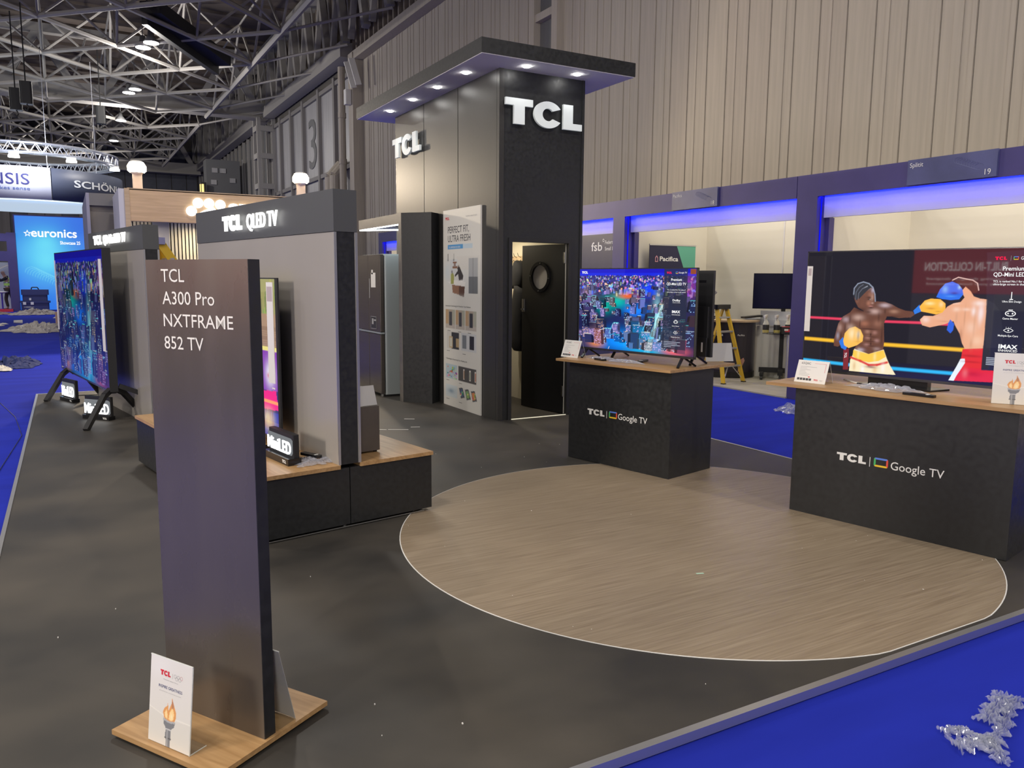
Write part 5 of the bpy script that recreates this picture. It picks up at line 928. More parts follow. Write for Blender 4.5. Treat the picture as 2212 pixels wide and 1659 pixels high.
# ================================================================== INSIDE BOOTH 18
def stepladder():
    t = thing('stepladder', 'yellow stepladder with a black top cap standing in booth 18', 'ladder', (9.37, 9.34, -0.039), 8); Y = mat('ladder_yellow', (.72, .46, .03), .45)
    for s in (-1, 1):
        put('front_rail', MB().bar((s * .26, 0, 0.01), (s * .12, .30, 1.24), .035, .06), Y, t); put('rear_rail', MB().bar((s * .24, .88, 0.01), (s * .13, .36, 1.24), .03, .045), Y, t)
        put('rubber_foot', MB().box(s * .26 - .03, s * .26 + .03, -.03, .03, 0, .035), M_BLACKM, t); put('rubber_foot', MB().box(s * .24 - .025, s * .24 + .025, .855, .905, 0, .03), M_BLACKM, t)
    for z in (.28, .56, .83, 1.06): k = z / 1.24; put('step', MB().box(-.25 + .13 * k, .25 - .13 * k, .30 * k - .03, .30 * k + .06, z, z + .025), M_ALU, t)
    for s in (-1, 1): put('brace', MB().bar((s * .22, .02, .10), (s * .06, .08, .28), .02, .006), M_ALU, t)
    for z in (.3, .75): put('rear_bar', MB().bar((-.21, .88 - .42 * z, z), (.21, .88 - .42 * z, z), .015, .03), M_ALU, t)
    put('top_cap', MB().bbox(-.18, .18, .24, .43, 1.21, 1.28, .03), M_BLACKG, t)
stepladder()
pc = thing('popup_counter', 'curved dark printed promotional counter with a wooden top in booth 18', 'counter', (9.98, 10.15, -0.038), -52)
def arc(rx, ry, a0, a1, n=18): return [(rx * math.cos(math.radians(a0 + (a1 - a0) * k / n)), ry * math.sin(math.radians(a0 + (a1 - a0) * k / n))) for k in range(n + 1)]
put('body', MB().prism(arc(.46, .34, 180, 360) + [(.46, .12), (-.46, .12)], 0, .97), mat('popup_dark', (.035, .030, .045), .35), pc); put('top', MB().prism(arc(.52, .40, 180, 360) + [(.52, .18), (-.52, .18)], .97, 1.0), M_OAKL, pc)
put('plinth_band', MB().prism(arc(.467, .347, 180, 360) + [(.467, .12), (-.467, .12)], 0, .12), M_BLACKM, pc)
def on_arc(ang, z, rx=.462, ry=.342): a = math.radians(ang); return (rx * math.cos(a), ry * math.sin(a), z), (-math.sin(a), math.cos(a), 0)
for body, ang, z, h, w in (('Pacifica', 246, .74, .05, .20), ('Start your own', 244, .54, .03, .24), ('Appliance Repair', 244, .48, .03, .24), ('Business', 244, .42, .03, .14), ('Pacifica', 297, .74, .028, .12)):
    p, r = on_arc(ang, z); text('printed_text', body, M_TEXT, pc, (p[0] * 1.04, p[1] * 1.04 - .005, z), r, (0, 0, 1), h=h, w=w, bold=.01)
put('oven_print', MB().box(-.30, .02, -.346, -.335, .16, .34).box(-.22, -.02, -.349, -.34, .34, .36), mat('oven_grey', (.14, .10, .10), .4), pc); put('arm_print', MB().prism_m([(0, 0), (.05, .03), (.12, .2), (.10, .25), (.05, .22), (.02, .1)], .002, frame((.235, -.305, .12), (.88, .47, 0), (0, 0, 1))), mat('skin_print', (.55, .30, .24), .6), pc)
S(put('tablet_rest', MB().bar((10.15, 9.97, 1.0), (10.45, 9.85, 1.03), .16, .03), M_BLACKM), 'dark slanted tablet rest on the curved promotional counter', 'tablet')
mb = MB().box(0, 1.10, -.012, 0, .12, 2.30)
pb = thing('rollup_banner', 'dark blue and green roll up banner against the wall of booth 18', 'banner', (9.34, 11.55, -0.038)); put('sheet', mb, mat('banner_navy', (.018, .018, .06), .45), pb); put('green_wedge', MB().prism_m([(.64, 2.30), (1.10, 2.30), (1.10, 1.3), (1.08, 1.3)], .001, frame((0, -.013, 0), (1, 0, 0), (0, 0, 1))), mat('banner_green', (.12, .42, .30), .5), pb)
put('top_rail', MB().box(-.005, 1.105, -.02, .005, 2.30, 2.325), M_ALU, pb); put('base_case', MB().bbox(-.01, 1.11, -.1, .1, 0, .12, .03), M_ALU, pb); text('printed_text', 'Pacifica', M_TEXT, pb, (.24, -.014, 2.02), (1, 0, 0), (0, 0, 1), h=.085, w=.44, bold=.02)
put('house_mark', MB().add([(x, -.0145, z) for x, z in ((.13, 2.0), (.20, 2.0), (.20, 2.08), (.165, 2.12), (.13, 2.08), (.145, 2.015), (.185, 2.015), (.185, 2.07), (.165, 2.095), (.145, 2.07))], [(0, 1, 6, 5), (1, 2, 7, 6), (2, 3, 8, 7), (3, 4, 9, 8), (4, 0, 5, 9)]), mat('mark_pink', (.6, .3, .35), .5), pb)
tr_ = thing('television_trolley', 'blank dark television on a black wheeled pole stand in booth 18', 'television stand', (10.52, 9.42, -0.038), -48)
put('screen_housing', MB().box(-.50, .50, -.03, .03, 1.20, 1.795), M_BLACKG, tr_); put('screen', MB().box(-.49, .49, -.032, -.03, 1.215, 1.785), mat('off_screen', (.008, .008, .03), .12), tr_); put('pole', MB().box(-.035, .035, .03, .09, .2, 1.5), M_BLACKM, tr_); put('shelf', MB().box(-.15, .15, -.1, .1, .78, .80), M_BLACKM, tr_)
put('base', MB().box(-.35, .35, -.03, .05, .12, .2).box(-.33, -.27, -.28, .28, .08, .14).box(.27, .33, -.28, .28, .08, .14).box(-.04, .04, -.3, .05, .1, .18), M_BLACKM, tr_)
for x, y in ((-.3, -.26), (.3, -.26), (-.3, .26), (.3, .26), (0, -.28)): put('castor', MB().tube((x - .02, y, .04), (x + .02, y, .04), .04, 12).box(x - .015, x + .015, y - .02, y + .02, .06, .1), M_BLACKM, tr_)
gt = thing('glass_table', 'round glass side table on a silver leg in booth 18', 'table', (10.05, 8.98, -0.038)); put('glass_top', MB().tube((0, 0, .82), (0, 0, .83), .32, 28), glass('smoked_glass', (.7, .72, .75), .2), gt); put('leg', MB().tube((0, -.12, .02), (0, -.12, .82), .03, 12), M_ALU, gt); put('foot_plate', MB().lathe([(.22, 0), (.22, .01), (.03, .025)], (0, -.12, 0), 20), M_ALU, gt)
def bottle(lab, x, y, z):
    t = thing('spray_bottle', lab, 'spray bottle', (x, y, z), 200, 'spray bottles in booth 18'); put('bottle_body', MB().lathe([(.045, 0), (.05, .02), (.05, .14), (.03, .19), (.014, .22), (.014, .25)], n=14), mat('milky_plastic', (.62, .62, .55), .4), t, True)
    put('label', MB().lathe([(.0505, .05), (.051, .06), (.051, .13), (.0505, .135)], n=14), mat('black_label', (.03, .03, .03), .5), t); put('liquid_band', MB().lathe([(.0475, .005), (.051, .02), (.051, .048), (.05, .05)], n=14), mat('yellow_liquid', (.6, .5, .15), .4), t)
    put('trigger_head', MB().box(-.02, .075, -.014, .014, .25, .29).box(.05, .06, -.008, .008, .20, .26).bbox(-.035, .02, -.014, .014, .255, .295, .008), M_WHITE, t)
bottle('white spray bottle on the glass table, left one', 9.85, 9.16, .793); bottle('white spray bottle on the glass table, middle one', 9.98, 9.05, .793); bottle('white spray bottle half behind the dark red printed boxes', 10.22, 9.03, .793)
for i, (x, y, z, q) in enumerate(((10.02, 8.86, .793, 'left'), (10.17, 8.74, .793, 'right'))):
    t = thing('product_box', 'black product box with a red hand print on the glass table, ' + q, 'box', (x, y, z), -40, 'printed product boxes'); put('carton', MB().box(-.09, .09, -.05, .05, 0, .11), M_BLACKM, t); put('red_print', MB().bbox(-.05, .075, -.052, -.05, .03, .075, .0008), mat('bright_red', (.6, .03, .04), .5), t); put('white_print', MB().box(-.06, .0, -.0525, -.05, .05, .08), M_PAPER, t); put('lid_edge', MB().box(-.09, .09, -.05, .05, .11, .113), M_RED, t)
# white draped cloth behind
def cloth(name, lab, cat, x0, y0, x1, y1, z0, z1, mt, n=60):
    vs = []; fs = []; r = random.Random(4); dx, dy = x1 - x0, y1 - y0; L_ = math.hypot(dx, dy); nx_, ny_ = -dy / L_, dx / L_
    for i in range(n + 1):
        t = i / n; w = .02 * math.sin(t * 40) + .012 * math.sin(t * 91 + 1) 
        for k in range(7): s = k / 6; ww = w * (1 - .5 * s); vs.append((x0 + dx * t + nx_ * ww, y0 + dy * t + ny_ * ww, z0 + (z1 - z0) * s))
    for i in range(n):
        for k in range(6): a = i * 7 + k; fs.append((a, a + 7, a + 8, a + 1))
    return S(put(name, MB().add(vs, fs), mt, smooth=True), lab, cat)
cloth('draped_cloth', 'white draped table cloth hanging behind the glass table', 'cloth', 10.35, 10.35, 10.75, 8.5, -.03, .86, mat('white_cloth', (.68, .67, .62), .8)); S(put('storage_crates', MB().box(10.45, 10.8, 8.6, 10.2, .87, .98).box(10.5, 10.8, 8.9, 9.9, .98, 1.12), mat('clear_grey_plastic', (.5, .52, .56), .3)), 'pale plastic trays stacked on the draped table', 'tray')
x_ = thing('folding_rack', 'thin black scissor frame display rack behind the back to back television', 'display rack', (9.45, 10.2, -0.038), -50)
for k in range(3): z = .25 + k * .42; put('frame_bar', MB().path([(-.22, 0, z), (.22, 0, z + .38), (-.22, 0, z + .40), (.22, 0, z + .02)], .01, 5).path([(-.22, -.1, z + .4), (.22, -.1, z + .4)], .01, 5), M_BLACKM if k < 2 else mat('grey_frame', (.3, .28, .26), .5), x_)
# ================================================================== ACROSS THE HALL, LEFT
M_GREYB = mat('grey_board', (0.15, 0.15, 0.17), .6); M_SLATB = mat('slat_black', (.02, .02, .02), .7)
# wood faced stand with glowing round logo
ws = thing('wooden_stand', 'oak faced exhibition stand with glowing dotted logo and slatted wall', 'exhibition stand', (1.24, 19.9, -0.04))
put('header', MB().box(.06, 3.9, 0, .15, 2.90, 3.60), wood('header_oak', (.55, .37, .21), (.70, .49, .29), 0, 1.2), ws); put('left_post', MB().box(0, .10, -.01, .25, 0, 3.61), M_OAKL, ws); put('side_wall', MB().box(-.12, 0, .05, 2.4, 0, 3.60), mat('white_side', (.6, .6, .66), .6), ws); put('roof_edge', MB().box(.06, 3.9, 0, 2.4, 3.58, 3.62), M_OAKL, ws)
put('back_wall', MB().box(.1, 3.9, 1.15, 1.25, 0, 3.3), M_SLATB, ws)
sl = MB().box(0, .055, 0, .05, 0, 3.0).mesh('slat'); sl.materials.append(mat('pale_slat', (.55, .50, .36), .6))
for k in range(46): link('slat', sl, None, ws, loc=(.14 + k * .082, 1.09, 0))
put('niche', MB().box(.62, .98, .9, 1.15, 0, 2.95), M_GREYB, ws)
for x in (.32, 1.55, 2.75): put('downlight', MB().tube((x, .45, 2.93), (x, .45, 2.95), .1, 14), M_SPOT, ws); area('stand_downlight', (1.24 + x, 20.4, 2.82), .15, 18, (1, .85, .62))
put('ceiling_panel', MB().box(.1, 3.9, .15, 1.2, 2.95, 2.98), M_GREYB, ws)
SM = glow('sign_white', (1, 1, 1), 2.5)
for i, (x, z) in enumerate(((1.38, 3.17), (1.53, 3.36), (1.77, 3.36), (2.02, 3.34))): put('lit_disc', MB().tube((x, -.05, z), (x, 0, z), .115, 20), SM, ws)
put('lit_lens', MB().prism_m([(1.50, 3.05), (1.86, 3.06), (1.98, 3.16), (1.86, 3.28), (1.66, 3.2), (1.56, 3.14)], .05, frame((0, 0, 0), (1, 0, 0), (0, 0, 1))), SM, ws)
text('lit_letters', 'smeg', SM, ws, (2.20, -.03, 3.14), (1, 0, 0), (0, 0, 1), h=.36, w=1.25, bold=.035, depth=.03)
# two warm flood lamps on posts above it
def flood(lab, x):
    t = thing('flood_lamp', lab, 'flood lamp', (x, 20.25, 3.5), group='warm flood lamps on posts'); put('post', MB().box(-.10, .10, -.05, .05, -.5, .45), mat('pink_white_post', (.75, .62, .55), .5), t); put('head', MB().lathe([(.10, .42), (.19, .50), (.19, .60), (.12, .72)], n=18), M_WHITE, t, True)
    put('lit_face', MB().lathe([(.155, .46), (.197, .50), (.200, .60), (.15, .69)], n=18), glow('warm_flood', (1, .80, .5), 30), t, True)
    d = bpy.data.lights.new('flood_light', 'SPOT'); d.energy = 750; d.color = (1, .82, .6); d.shadow_soft_size = .15; d.spot_size = math.radians(150); o = bpy.data.objects.new('flood_light', d); COL.objects.link(o); o.location = (x, 19.95, 4.1); o.rotation_euler = (Vector((2.2, 4, 0)) - Vector(o.location)).to_track_quat('-Z', 'Y').to_euler()
flood('glaring warm flood lamp above the left end of the oak stand', 1.545); flood('glaring warm flood lamp above the QLED TV wall', 5.26)
# yellow ladder seen over the slab
yl = thing('stepladder', 'yellow folding ladder leaning before the slatted wall', 'ladder', (1.30, 14.0, -0.04), 6); Yl = mat('ladder_yellow', (.72, .46, .03), .45)
put('front_rail', MB().bar((1.45, 0, 0), (.08, .1, 2.2), .05, .13), Yl, yl); put('front_rail', MB().bar((1.25, .45, 0), (-.02, .3, 2.2), .05, .13), Yl, yl); put('rear_rail', MB().bar((.0, .5, 0), (0, .2, 2.2), .10, .05), mat('ladder_pale', (.55, .55, .35), .5), yl); put('top_cap', MB().box(-.05, .13, 0, .3, 2.18, 2.29), mat('label_blue', (.25, .25, .45), .5), yl)
for z in (.4, .8, 1.2, 1.6, 1.95): put('step', MB().bar((1.45 - .62 * z, .04, z), (1.25 - .58 * z, .4, z), .06, .03), M_ALU, yl)
# grey framed wall unit
gw = thing('grey_wall_unit', 'plain grey framed wall unit standing left of the oak stand', 'partition', (0.56, 22.5, -0.04)); put('side', MB().box(-.02, .05, 0, 4.8, 0, 3.70), mat('violet_grey', (.28, .28, .40), .6), gw); put('header', MB().box(.05, 1.05, 0, .2, 3.40, 3.70), M_GREYB, gw); put('back', MB().box(.05, 1.05, .12, .18, 0, 3.40), mat('grey_board_warm', (.17, .155, .145), .6), gw)
# backlit blue wall
M_BLUEP = attr_mat('backlit_blue', 0.95, 0.5)
im, U, V = canvas(140, 200, (.02, .17, .80)); blob(im, U, V, .40, .42, .55, .35, (.08, .62, .93), .95); blob(im, U, V, .42, .28, .2, .12, (.14, .78, .95), .7); blob(im, U, V, .42, .47, .2, .14, (.16, .80, .95), .6); blob(im, U, V, .0, 1.0, .3, .4, (.02, .20, .9), .6); blob(im, U, V, 1, .1, .4, .3, (.02, .14, .75), .7)
for k in range(26):
    cu, cv, ra = .20 + k * .033, .60 + k * .011, .10 - k * .001
    for a in range(10, 21): a0, a1 = math.radians(a * 18), math.radians(a * 18 + 18); line(im, U, V, (cu + ra * math.cos(a0), cv + ra * .62 * math.sin(a0)), (cu + ra * math.cos(a1), cv + ra * .62 * math.sin(a1)), .0022, (.2, .75, .95), .65, .5)
bw = thing('backlit_wall', 'glowing blue backlit wall with a white star and lettering beyond the blue carpet', 'light box', (-1.93, 43.6, -0.04)); put('frame', MB().box(-.06, 2.92, .01, .5, 0, 4.45), M_NAVY, bw); picture('lit_face', im, M_BLUEP, bw, (0, -.002, .05), (1, 0, 0), (0, 0, 1), 2.86, 4.35)
text('lit_letters', 'euronics', glow('sign_white_soft', (1, 1, 1), 1.1), bw, (.62, -.01, 3.46), (1, 0, 0), (0, 0, 1), h=.40, w=1.88, bold=.02); text('lit_letters', 'Showcase 25', glow('sign_white_soft', (1, 1, 1), 1.1), bw, (1.78, -.01, 3.13), (1, 0, 0), (0, 0, 1), h=.16, w=.84, bold=.02)
star = []
for k in range(10): a = math.radians(90 + 36 * k); r_ = .17 if k % 2 == 0 else .075; star.append((.48 + r_ * math.cos(a), 3.60 + r_ * math.sin(a)))
put('lit_star', MB().add([(x, -.01, z) for x, z in star] + [(.48 + (x - .48) * .55, -.01, 3.60 + (z - 3.60) * .55) for x, z in star], [(k, (k + 1) % 10, (k + 1) % 10 + 10, k + 10) for k in range(10)]), glow('sign_white_soft', (1, 1, 1), 1.1), bw)
put('cable_loop', MB().path([(2.9, -.05, 4.2), (3.05, -.05, 4.0), (3.0, -.05, 3.8), (2.92, -.05, 3.95)], .02), M_BLACKM, bw)
# round lighting truss
rt = thing('round_truss', 'large circular aluminium lighting truss hung over the white and grey drum sign', 'truss'); M_TR = mat('truss_alu', (.55, .56, .62), .35, .6)
RC, RR, RZ = (-1.35, 46.0), 4.0, 7.05
for dz in (0, .42):
    for dr in (0, -.38): put('ring_tube', MB().path([(RC[0] + (RR + dr) * math.cos(2 * math.pi * k / 64), RC[1] + (RR + dr) * math.sin(2 * math.pi * k / 64), RZ + dz) for k in range(65)], .05, 6), M_TR, rt)
zz = MB()
for k in range(96):
    a0, a1 = 2 * math.pi * k / 96, 2 * math.pi * (k + 1) / 96; z0, z1 = (0, .42) if k % 2 else (.42, 0)
    for dr in (0, -.38): zz.tube((RC[0] + (RR + dr) * math.cos(a0), RC[1] + (RR + dr) * math.sin(a0), RZ + z0), (RC[0] + (RR + dr) * math.cos(a1), RC[1] + (RR + dr) * math.sin(a1), RZ + z1), .022, 4)
S(put('lattice', zz, M_TR, rt), kind='stuff')
for i, (px_, dz) in enumerate((( -95, .0), (-62, 0), (-20, 0), (120, 0), (150, 0))):
    a = math.radians(px_); x, y = RC[0] + RR * math.cos(a), RC[1] + RR * math.sin(a)
    t = thing('truss_lamp', 'bright flood lamp clamped to the round truss, number %s clockwise' % ('one', 'two', 'three', 'four', 'five')[i], 'lamp', (x, y, RZ - .15), group='flood lamps on the round truss'); put('head', MB().bbox(-.2, .2, -.12, .12, -.05, .1, .04), M_WHITE, t); put('lit_face', MB().bbox(-.22, .22, -.16, .16, -.12, -.04, .1), glow('cool_flood', (1, .98, .95), 14), t)
for i, (x, y) in enumerate(((RC[0] + .9, RC[1] - 3.8), (RC[0] + 2.9, RC[1] - 2.6))): put('drop_wire', MB().tube((x, y, RZ - .9), (x, y, RZ + 4.5), .015, 4), M_TR, rt)
# drum sign
ds = thing('drum_sign', 'curved hanging drum sign, one part white and the other dark grey', 'hanging sign'); DR = 4.15
def curved(a0, a1, z0, z1, r0, r1, n=24):
    mb = MB(); vs = []
    for k in range(n + 1):
        a = math.radians(a0 + (a1 - a0) * k / n); c, s = math.cos(a), math.sin(a)
        vs += [(RC[0] + r0 * c, RC[1] + r0 * s, z0), (RC[0] + r1 * c, RC[1] + r1 * s, z0), (RC[0] + r1 * c, RC[1] + r1 * s, z1), (RC[0] + r0 * c, RC[1] + r0 * s, z1)]
    fs = []
    for k in range(n):
        for q in range(4): fs.append((k * 4 + q, k * 4 + (q + 1) % 4, k * 4 + 4 + (q + 1) % 4, k * 4 + 4 + q))
    return mb.add(vs, fs)
ZB, ZT = 5.0, 6.42
put('white_skin', curved(-150, -76, ZB, ZT, DR, DR - .1), mat('white_skin', (.62, .62, .70), .45), ds, True); put('dark_skin', curved(-75.5, 20, ZB, ZT, DR, DR - .1), mat('dark_skin', (.07, .08, .12), .45), ds, True)
put('underside', MB().tube((RC[0], RC[1], ZB - .06), (RC[0], RC[1], ZB), DR - .02, 48), mat('white_under_glow', (.75, .85, .9), .6, emit=(.65, .8, .85), es=.75), ds)  # light from the stand below is put into the white as emission
def curve_text(body, mt, ac, zc, h, w, bold, deg=None):
    vs, fs = text_mesh(body, bold); xs = [v[0] for v in vs]; x0, x1 = min(xs), max(xs); ys_ = [v[1] for v in vs]; k = w / (x1 - x0); kh = h / .729
    put('lettering', MB().add([(RC[0] + (DR + .015) * math.cos(math.radians(ac) + ((v[0] - x0) * k - w) / DR), RC[1] + (DR + .015) * math.sin(math.radians(ac) + ((v[0] - x0) * k - w) / DR), zc + v[1] * kh) for v in vs], fs), mt, ds)
NV = mat('navy_lettering', (.03, .03, .16), .5)
curve_text('SENSIS', NV, -87.5, 5.62, .50, 2.35, .004); curve_text('makes sense', mat('steel_blue_lettering', (.08, .13, .35), .5), -87.5, 5.38, .15, 1.5, 0); curve_text('SCH\u00d6NHAUS', M_TEXT, -1, 5.66, .33, 4.45, .02); curve_text('BEAUTIFULLY AT HOME', M_TEXT, -2, 5.38, .13, 3.1, .01)
area('drum_wash', (RC[0] + .2, RC[1] - 6.5, 7.6), .8, 300, (.85, .9, 1), (RC[0] + .2, RC[1] - 4.1, 5.7))
# navy portal with a white booth behind, left edge
np_ = thing('navy_portal', 'navy post and rail portal at the far left edge', 'exhibition stand', (-3.9, 43.2, -.04)); put('post', MB().box(1.62, 1.98, 0, .4, 0, 3.6), M_NAVY, np_); put('rail', MB().box(0, 1.62, 0, .3, 3.2, 3.55), M_NAVY, np_); put('rail', MB().box(0, 1.62, 0, .3, 2.30, 2.75), M_NAVY, np_)
put('white_panel', MB().box(-.6, 1.9, 4.0, 4.1, 0, 2.3), M_WHITE, np_); put('red_floor_edge', MB().box(-.6, 1.7, -.3, 0, 0, .12), M_RED, np_); put('brace', MB().bar((.9, 3.6, 1.9), (1.7, 3.6, 2.3), .1, .06), M_ALU, np_)
# ---- worker in a high visibility vest
def skin(name, joints, edges, mt, parent, sub=1):
    me = bpy.data.meshes.new(name); me.from_pydata([j[:3] for j in joints], edges, []); me.materials.append(mt); o = link(name, me, None, parent)
    o.modifiers.new('skin', 'SKIN'); 
    for i, j in enumerate(joints):
        sv = me.skin_vertices[0].data[i]; r = j[3]; sv.radius = r if isinstance(r, tuple) else (r, r)
    me.skin_vertices[0].data[0].use_root = True; s = o.modifiers.new('sub', 'SUBSURF'); s.levels = s.render_levels = sub
    for p in me.polygons: p.use_smooth = True
    return o
wk = thing('person', 'bald worker in a green reflective vest reaching forward behind the navy portal', 'person', (-2.42, 44.6, .0), 0)
M_SKIN = mat('skin_tone', (.55, .33, .26), .6); M_TROU = mat('brown_trousers', (.10, .075, .055), .8); M_JUMP = mat('black_jumper', (.02, .02, .035), .8); M_VEST = mat('reflective_vest', (.45, .70, .16), .6, emit=(.4, .7, .15), es=.12)
put_ = skin('body', [(0, 0, 1.0, .13), (0, 0, 1.3, .15), (-.05, 0, 1.52, .12), (-.12, 0, 1.62, .06), (-.18, 0, 1.72, .095), (-.20, 0, 1.82, .09), (-.02, -.16, 1.5, .06), (-.28, -.2, 1.35, .045), (-.52, -.15, 1.45, .035), (-.60, -.14, 1.48, .04), (-.02, .16, 1.5, .06), (-.26, .2, 1.38, .045), (-.5, .15, 1.55, .035), (-.58, .14, 1.6, .04), (-.03, -.1, .92, .09), (-.12, -.11, .5, .065), (-.05, -.11, .1, .05), (-.18, -.11, .04, .04), (.06, .1, .92, .09), (.14, .11, .5, .065), (.30, .11, .1, .05), (.18, .11, .04, .04)],
    [(0, 1), (1, 2), (2, 3), (3, 4), (4, 5), (2, 6), (6, 7), (7, 8), (8, 9), (2, 10), (10, 11), (11, 12), (12, 13), (0, 14), (14, 15), (15, 16), (16, 17), (0, 18), (18, 19), (19, 20), (20, 21)], M_SKIN, wk)
skin('trousers', [(0, 0, 1.02, .145), (-.03, -.1, .92, .105), (-.12, -.11, .5, .082), (-.05, -.11, .12, .068), (.06, .1, .92, .105), (.14, .11, .5, .082), (.30, .11, .12, .068)], [(0, 1), (1, 2), (2, 3), (0, 4), (4, 5), (5, 6)], M_TROU, wk)
skin('jumper', [(-.03, 0, 1.45, .13), (-.02, -.17, 1.5, .085), (-.28, -.21, 1.35, .062), (-.46, -.16, 1.43, .05), (-.02, .17, 1.5, .085), (-.26, .21, 1.38, .062), (-.45, .16, 1.5, .05), (-.08, 0, 1.58, .08)], [(0, 1), (1, 2), (2, 3), (0, 4), (4, 5), (5, 6), (0, 7)], M_JUMP, wk)
skin('vest', [(.0, 0, 1.0, (.17, .2)), (.02, 0, 1.2, (.17, .2)), (0, 0, 1.38, (.16, .2)), (-.03, 0, 1.52, (.12, .17))], [(0, 1), (1, 2), (2, 3)], M_VEST, wk); 
for z in (1.08, 1.25): put('reflective_band', MB().lathe([(.178, z), (.182, z + .01), (.182, z + .05), (.178, z + .06)], n=16), M_ALU, wk)
put('shoe', MB().bbox(-.30, -.0, -.16, -.06, -.03, .06, .03).bbox(.08, .36, .06, .16, -.03, .06, .03), M_BLACKM, wk)
sto = thing('bar_stool', 'white topped stool on a slim post before the worker', 'stool', (-2.66, 44.0, -.02)); put('seat', MB().lathe([(.05, .80), (.25, .84), (.27, .90), (.24, .88), (.02, .86)], n=20), M_WHITE, sto, True); put('pole', MB().tube((0, 0, .05), (0, 0, .82), .035, 10), mat('violet_metal', (.12, .08, .5), .3, .5), sto); put('base', MB().lathe([(.28, 0), (.28, .02), (.04, .06)], n=20), mat('violet_metal', (.12, .08, .5), .3, .5), sto)
# stacked tool boxes
M_TB = mat('toolbox_blue', (.035, .045, .16), .6)
tb1 = thing('tool_box', 'dark blue tool box with white latches, lower of two stacked', 'tool box', (-1.85, 42.6, -.04), 0); put('case', MB().bbox(0, 1.1, -.35, .35, 0, .50, .05), M_TB, tb1); put('rim', MB().bbox(-.06, 1.16, -.4, .4, .42, .50, .05), M_TB, tb1); put('latch', MB().box(.08, .20, -.42, -.35, .34, .46).box(.38, .50, -.42, -.35, .34, .46), M_PAPER, tb1); put('label', MB().box(.1, .5, -.355, -.35, .2, .26), M_GREYP, tb1)
tb2 = thing('tool_box', 'dark blue tool box with a top handle, upper of two stacked', 'tool box', (-1.78, 42.6, .46), 0); put('case', MB().bbox(0, .98, -.3, .3, 0, .30, .05).bbox(-.04, 1.04, -.34, .34, .28, .52, .06), M_TB, tb2); put('carry_handle', MB().path([(.35, 0, .52), (.38, 0, .62), (.60, 0, .62), (.65, 0, .52)], .025), M_BLACKM, tb2); put('latch', MB().box(.26, .34, -.36, -.34, .04, .14), M_PAPER, tb2)
# vacuum / trolley handle at the right of the tool boxes
vc = thing('vacuum_cleaner', 'dark floor vacuum with a curved hose by the blue lit wall', 'vacuum', (.16, 41.5, -.04)); put('motor_box', MB().bbox(0, .7, -.25, .25, .05, .34, .06), M_STEELD, vc); put('hose', MB().path([(.1, 0, .3), (0, 0, .5), (0, 0, .75), (.15, 0, .95), (.4, 0, 1.05)], .04).path([(-.1, 0, 1.0), (.3, 0, 1.08)], .03), M_BLACKM, vc); put('chrome_tube', MB().path([(.02, -.28, .30), (.02, -.28, .05), (.6, -.28, .05)], .02), M_CHROME, vc)
# litter on the carpet
crumple('dust_sheet', 'long rumpled grey dust sheet before the tool boxes', 'dust sheet', (-1.25, 39.5, -.04), 4, 2.0, 1.2, .20, mat('dust_grey', (.38, .34, .32), .8), 21, 30); crumple('rag_heap', 'dark rags beside the dust sheet', 'rags', (.05, 40.0, -.04), 10, 1.1, 1.0, .16, mat('rag_navy', (.05, .05, .10), .8), 22, 20); crumple('rag_heap', 'brown rags left of the dust sheet', 'rags', (-2.75, 40.2, -.04), 0, 1.4, 1.0, .10, mat('rag_brown', (.22, .17, .16), .8), 25, 20)
crumple('plastic_sheet', 'milky plastic sheet in a heap on the blue carpet', 'plastic sheet', (-.80, 27.6, -.04), -6, 1.75, 1.7, .22, glass('milky_sheet', (.75, .75, .78), .25, .3, (.66, .62, .58, .62)), 31, 30)
crumple('garment_heap', 'dark navy garment heap on the blue carpet', 'clothing', (-.93, 17.3, -.04), -12, .85, 1.6, .13, mat('navy_cloth', (.018, .03, .13), .85), 41, 26, .25); crumple('white_rag', 'white cloth lying on the near side of the navy garment', 'cloth', (-1.12, 16.45, -.03), 5, .42, .5, .07, mat('rag_white', (.72, .68, .62), .8), 42, 18)
S(put('cardboard_box', MB().bbox(-.24, .24, -.2, .2, 0, .52, .01).box(-.003, .003, -.203, -.2, 0, .52), mat('cardboard', (.50, .34, .27), .8), loc=(-.13, 29.2, -.04)), 'small brown cardboard box on the blue carpet', 'box')
S(put('paper_cup', MB().tube((-.13, 0, .06), (.13, 0.03, .05), .05, 12, .07), M_PAPER, loc=(-1.55, 32.5, -.04)), 'white paper cup lying on its side on the carpet', 'cup')
for i, (x, y) in enumerate(((-1.95, 32.0), (-2.0, 31.0), (-.42, 36.0))): crumple('paper_scrap', ('white paper scrap at the left edge, upper', 'white paper scrap at the left edge, lower', 'white paper scrap near the rags')[i], 'paper', (x, y, -.04), i * 30, .25, .2, .05, M_PAPER, 50 + i, 8)
S(put('floor_cable', MB().path([(-.9, 12.5, -.035), (-.62, 10.9, -.035), (-.5, 9.6, -.035), (-.62, 7.5, -.035), (-.75, 6.0, -.035)], .003), M_BLACKM), 'thin black cable trailing on the carpet by the stage edge', 'cable')
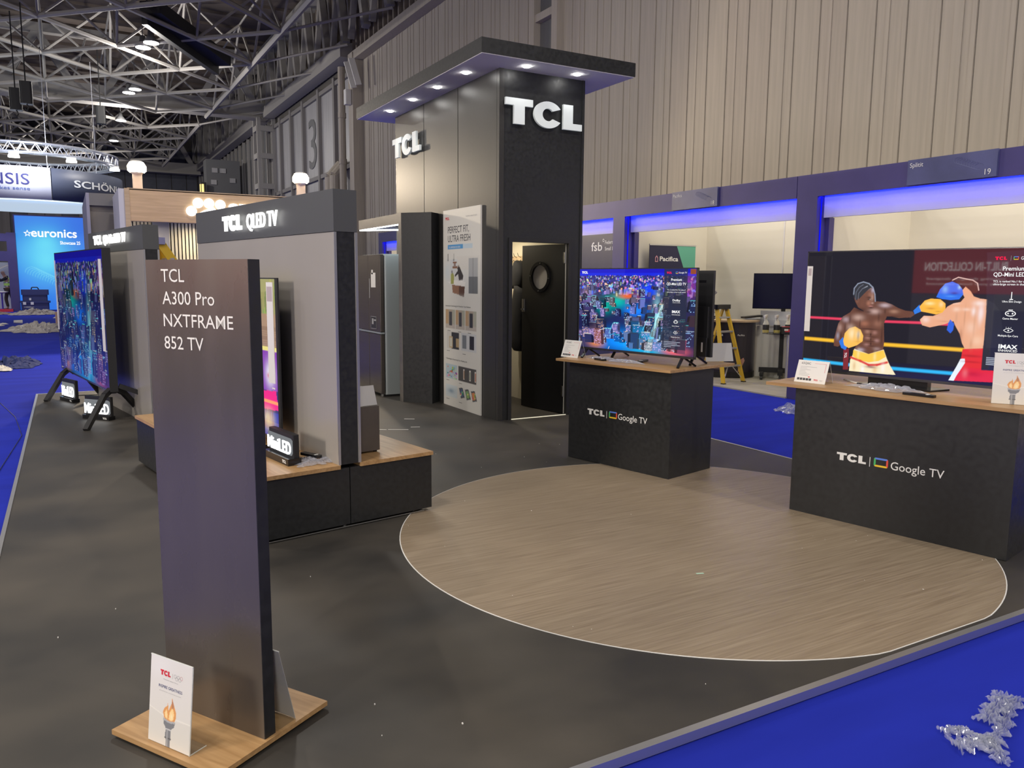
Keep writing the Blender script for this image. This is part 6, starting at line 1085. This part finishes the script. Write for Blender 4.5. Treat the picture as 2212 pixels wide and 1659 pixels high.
# near right plastic wrap: torn ribbons, gathered lengthwise
def ribbon(mb, pts, w, h, seed, n=40, m=12):
    r = random.Random(seed); P = [Vector(p) for p in pts]; vs = []; fs = []
    for i in range(n + 1):
        t = i / n * (len(P) - 1); k = min(int(t), len(P) - 2); f = t - k; c = P[k].lerp(P[k + 1], f); d = (P[k + 1] - P[k]).normalized(); s = Vector((-d.y, d.x, 0))
        ww = w * (.65 + .35 * math.sin(i * .55 + seed)) * (1 + r.uniform(-.15, .15))
        for j in range(m + 1):
            q = -1 + 2 * j / m; vs.append((c.x + s.x * ww * q / 2, c.y + s.y * ww * q / 2, .004 + h * (.5 + .5 * math.sin(j * 2.1 + i * .28 + seed)) * (1 - .5 * q * q) + r.uniform(0, h * .5)))
    for i in range(n):
        for j in range(m): a_ = i * (m + 1) + j; fs.append((a_, a_ + 1, a_ + m + 2, a_ + m + 1))
    return mb.add(vs, fs)
mb = MB(); ribbon(mb, [(2.72, 1.56), (2.80, 1.50), (2.88, 1.46)] and [(2.745, 1.60, 0), (2.82, 1.585, 0), (2.83, 1.50, 0)], .07, .018, 1); ribbon(mb, [(2.70, 1.53, 0), (2.78, 1.49, 0), (2.87, 1.47, 0)], .11, .022, 2, 44, 16); ribbon(mb, [(2.83, 1.50, 0), (2.80, 1.43, 0), (2.74, 1.38, 0)], .07, .02, 3)
ribbon(mb, [(2.84, 1.48, 0), (2.96, 1.50, 0), (3.10, 1.56, 0), (3.25, 1.60, 0)], .07, .02, 5, 60); ribbon(mb, [(2.95, 1.56, 0), (3.08, 1.60, 0), (3.22, 1.64, 0)], .10, .025, 7, 50, 14)
S(put('plastic_wrap', mb, M_FILM, loc=(0, 0, -.04)), 'torn clear plastic wrap lying on the blue carpet at the lower right', 'plastic wrap')
crumple('plastic_wrap', 'clear plastic wrap in a ball at the foot of the booth pillar', 'plastic wrap', (8.12, 6.95, -.04), 0, .55, .45, .09, M_FILM, 65, 26, .4)
# red lettered stand across the aisle behind the camera, mirrored in the television
rs = thing('red_banner_stand', 'red stand wall lettered BUILT-IN COLLECTION across the aisle behind the viewer', 'exhibition stand', (-7.0, 3.4, -.04), 0)
put('red_board', MB().box(-.1, 0, 0, 2.35, 1.45, 2.40), mat('red_lit_board', (.5, .06, .05), .5, emit=(.60, .07, .05), es=1.3), rs); put('grey_board', MB().box(-.1, -.01, .9, 2.35, 0, 1.45), mat('stand_grey', (.42, .40, .37), .6), rs)
WL = mat('stand_lit_letters', (.8, .75, .7), .5, emit=(1, .9, .85), es=2.6)
text('lettering', 'BUILT-IN COLLECTION', WL, rs, (.01, .72, 1.90), (0, 1, 0), (0, 0, 1), h=.17, w=1.42, bold=.01)
for k, b_ in enumerate(('inspiring thoughts designed', 'made your home connected')): text('lettering', b_, WL, rs, (.01, .74, 1.72 - .10 * k), (0, 1, 0), (0, 0, 1), h=.045, w=1.35)
put('side_board', MB().box(-.1, -.01, 2.35, 4.6, 0, 2.6), mat('stand_charcoal', (.10, .10, .11), .6), rs)

r9 = random.Random(90); mb = MB()
for k in range(46):
    x, y, q = r9.uniform(-.2, 5.4), r9.uniform(2.2, 8.0), r9.uniform(.0015, .005); mb.box(x, x + q, y, y + q * r9.uniform(.5, 2), .0005, .0035 + q * .4)
S(put('floor_debris', mb, M_PAPER), 'pale specks of dust and litter scattered on the stage floor', kind='stuff')
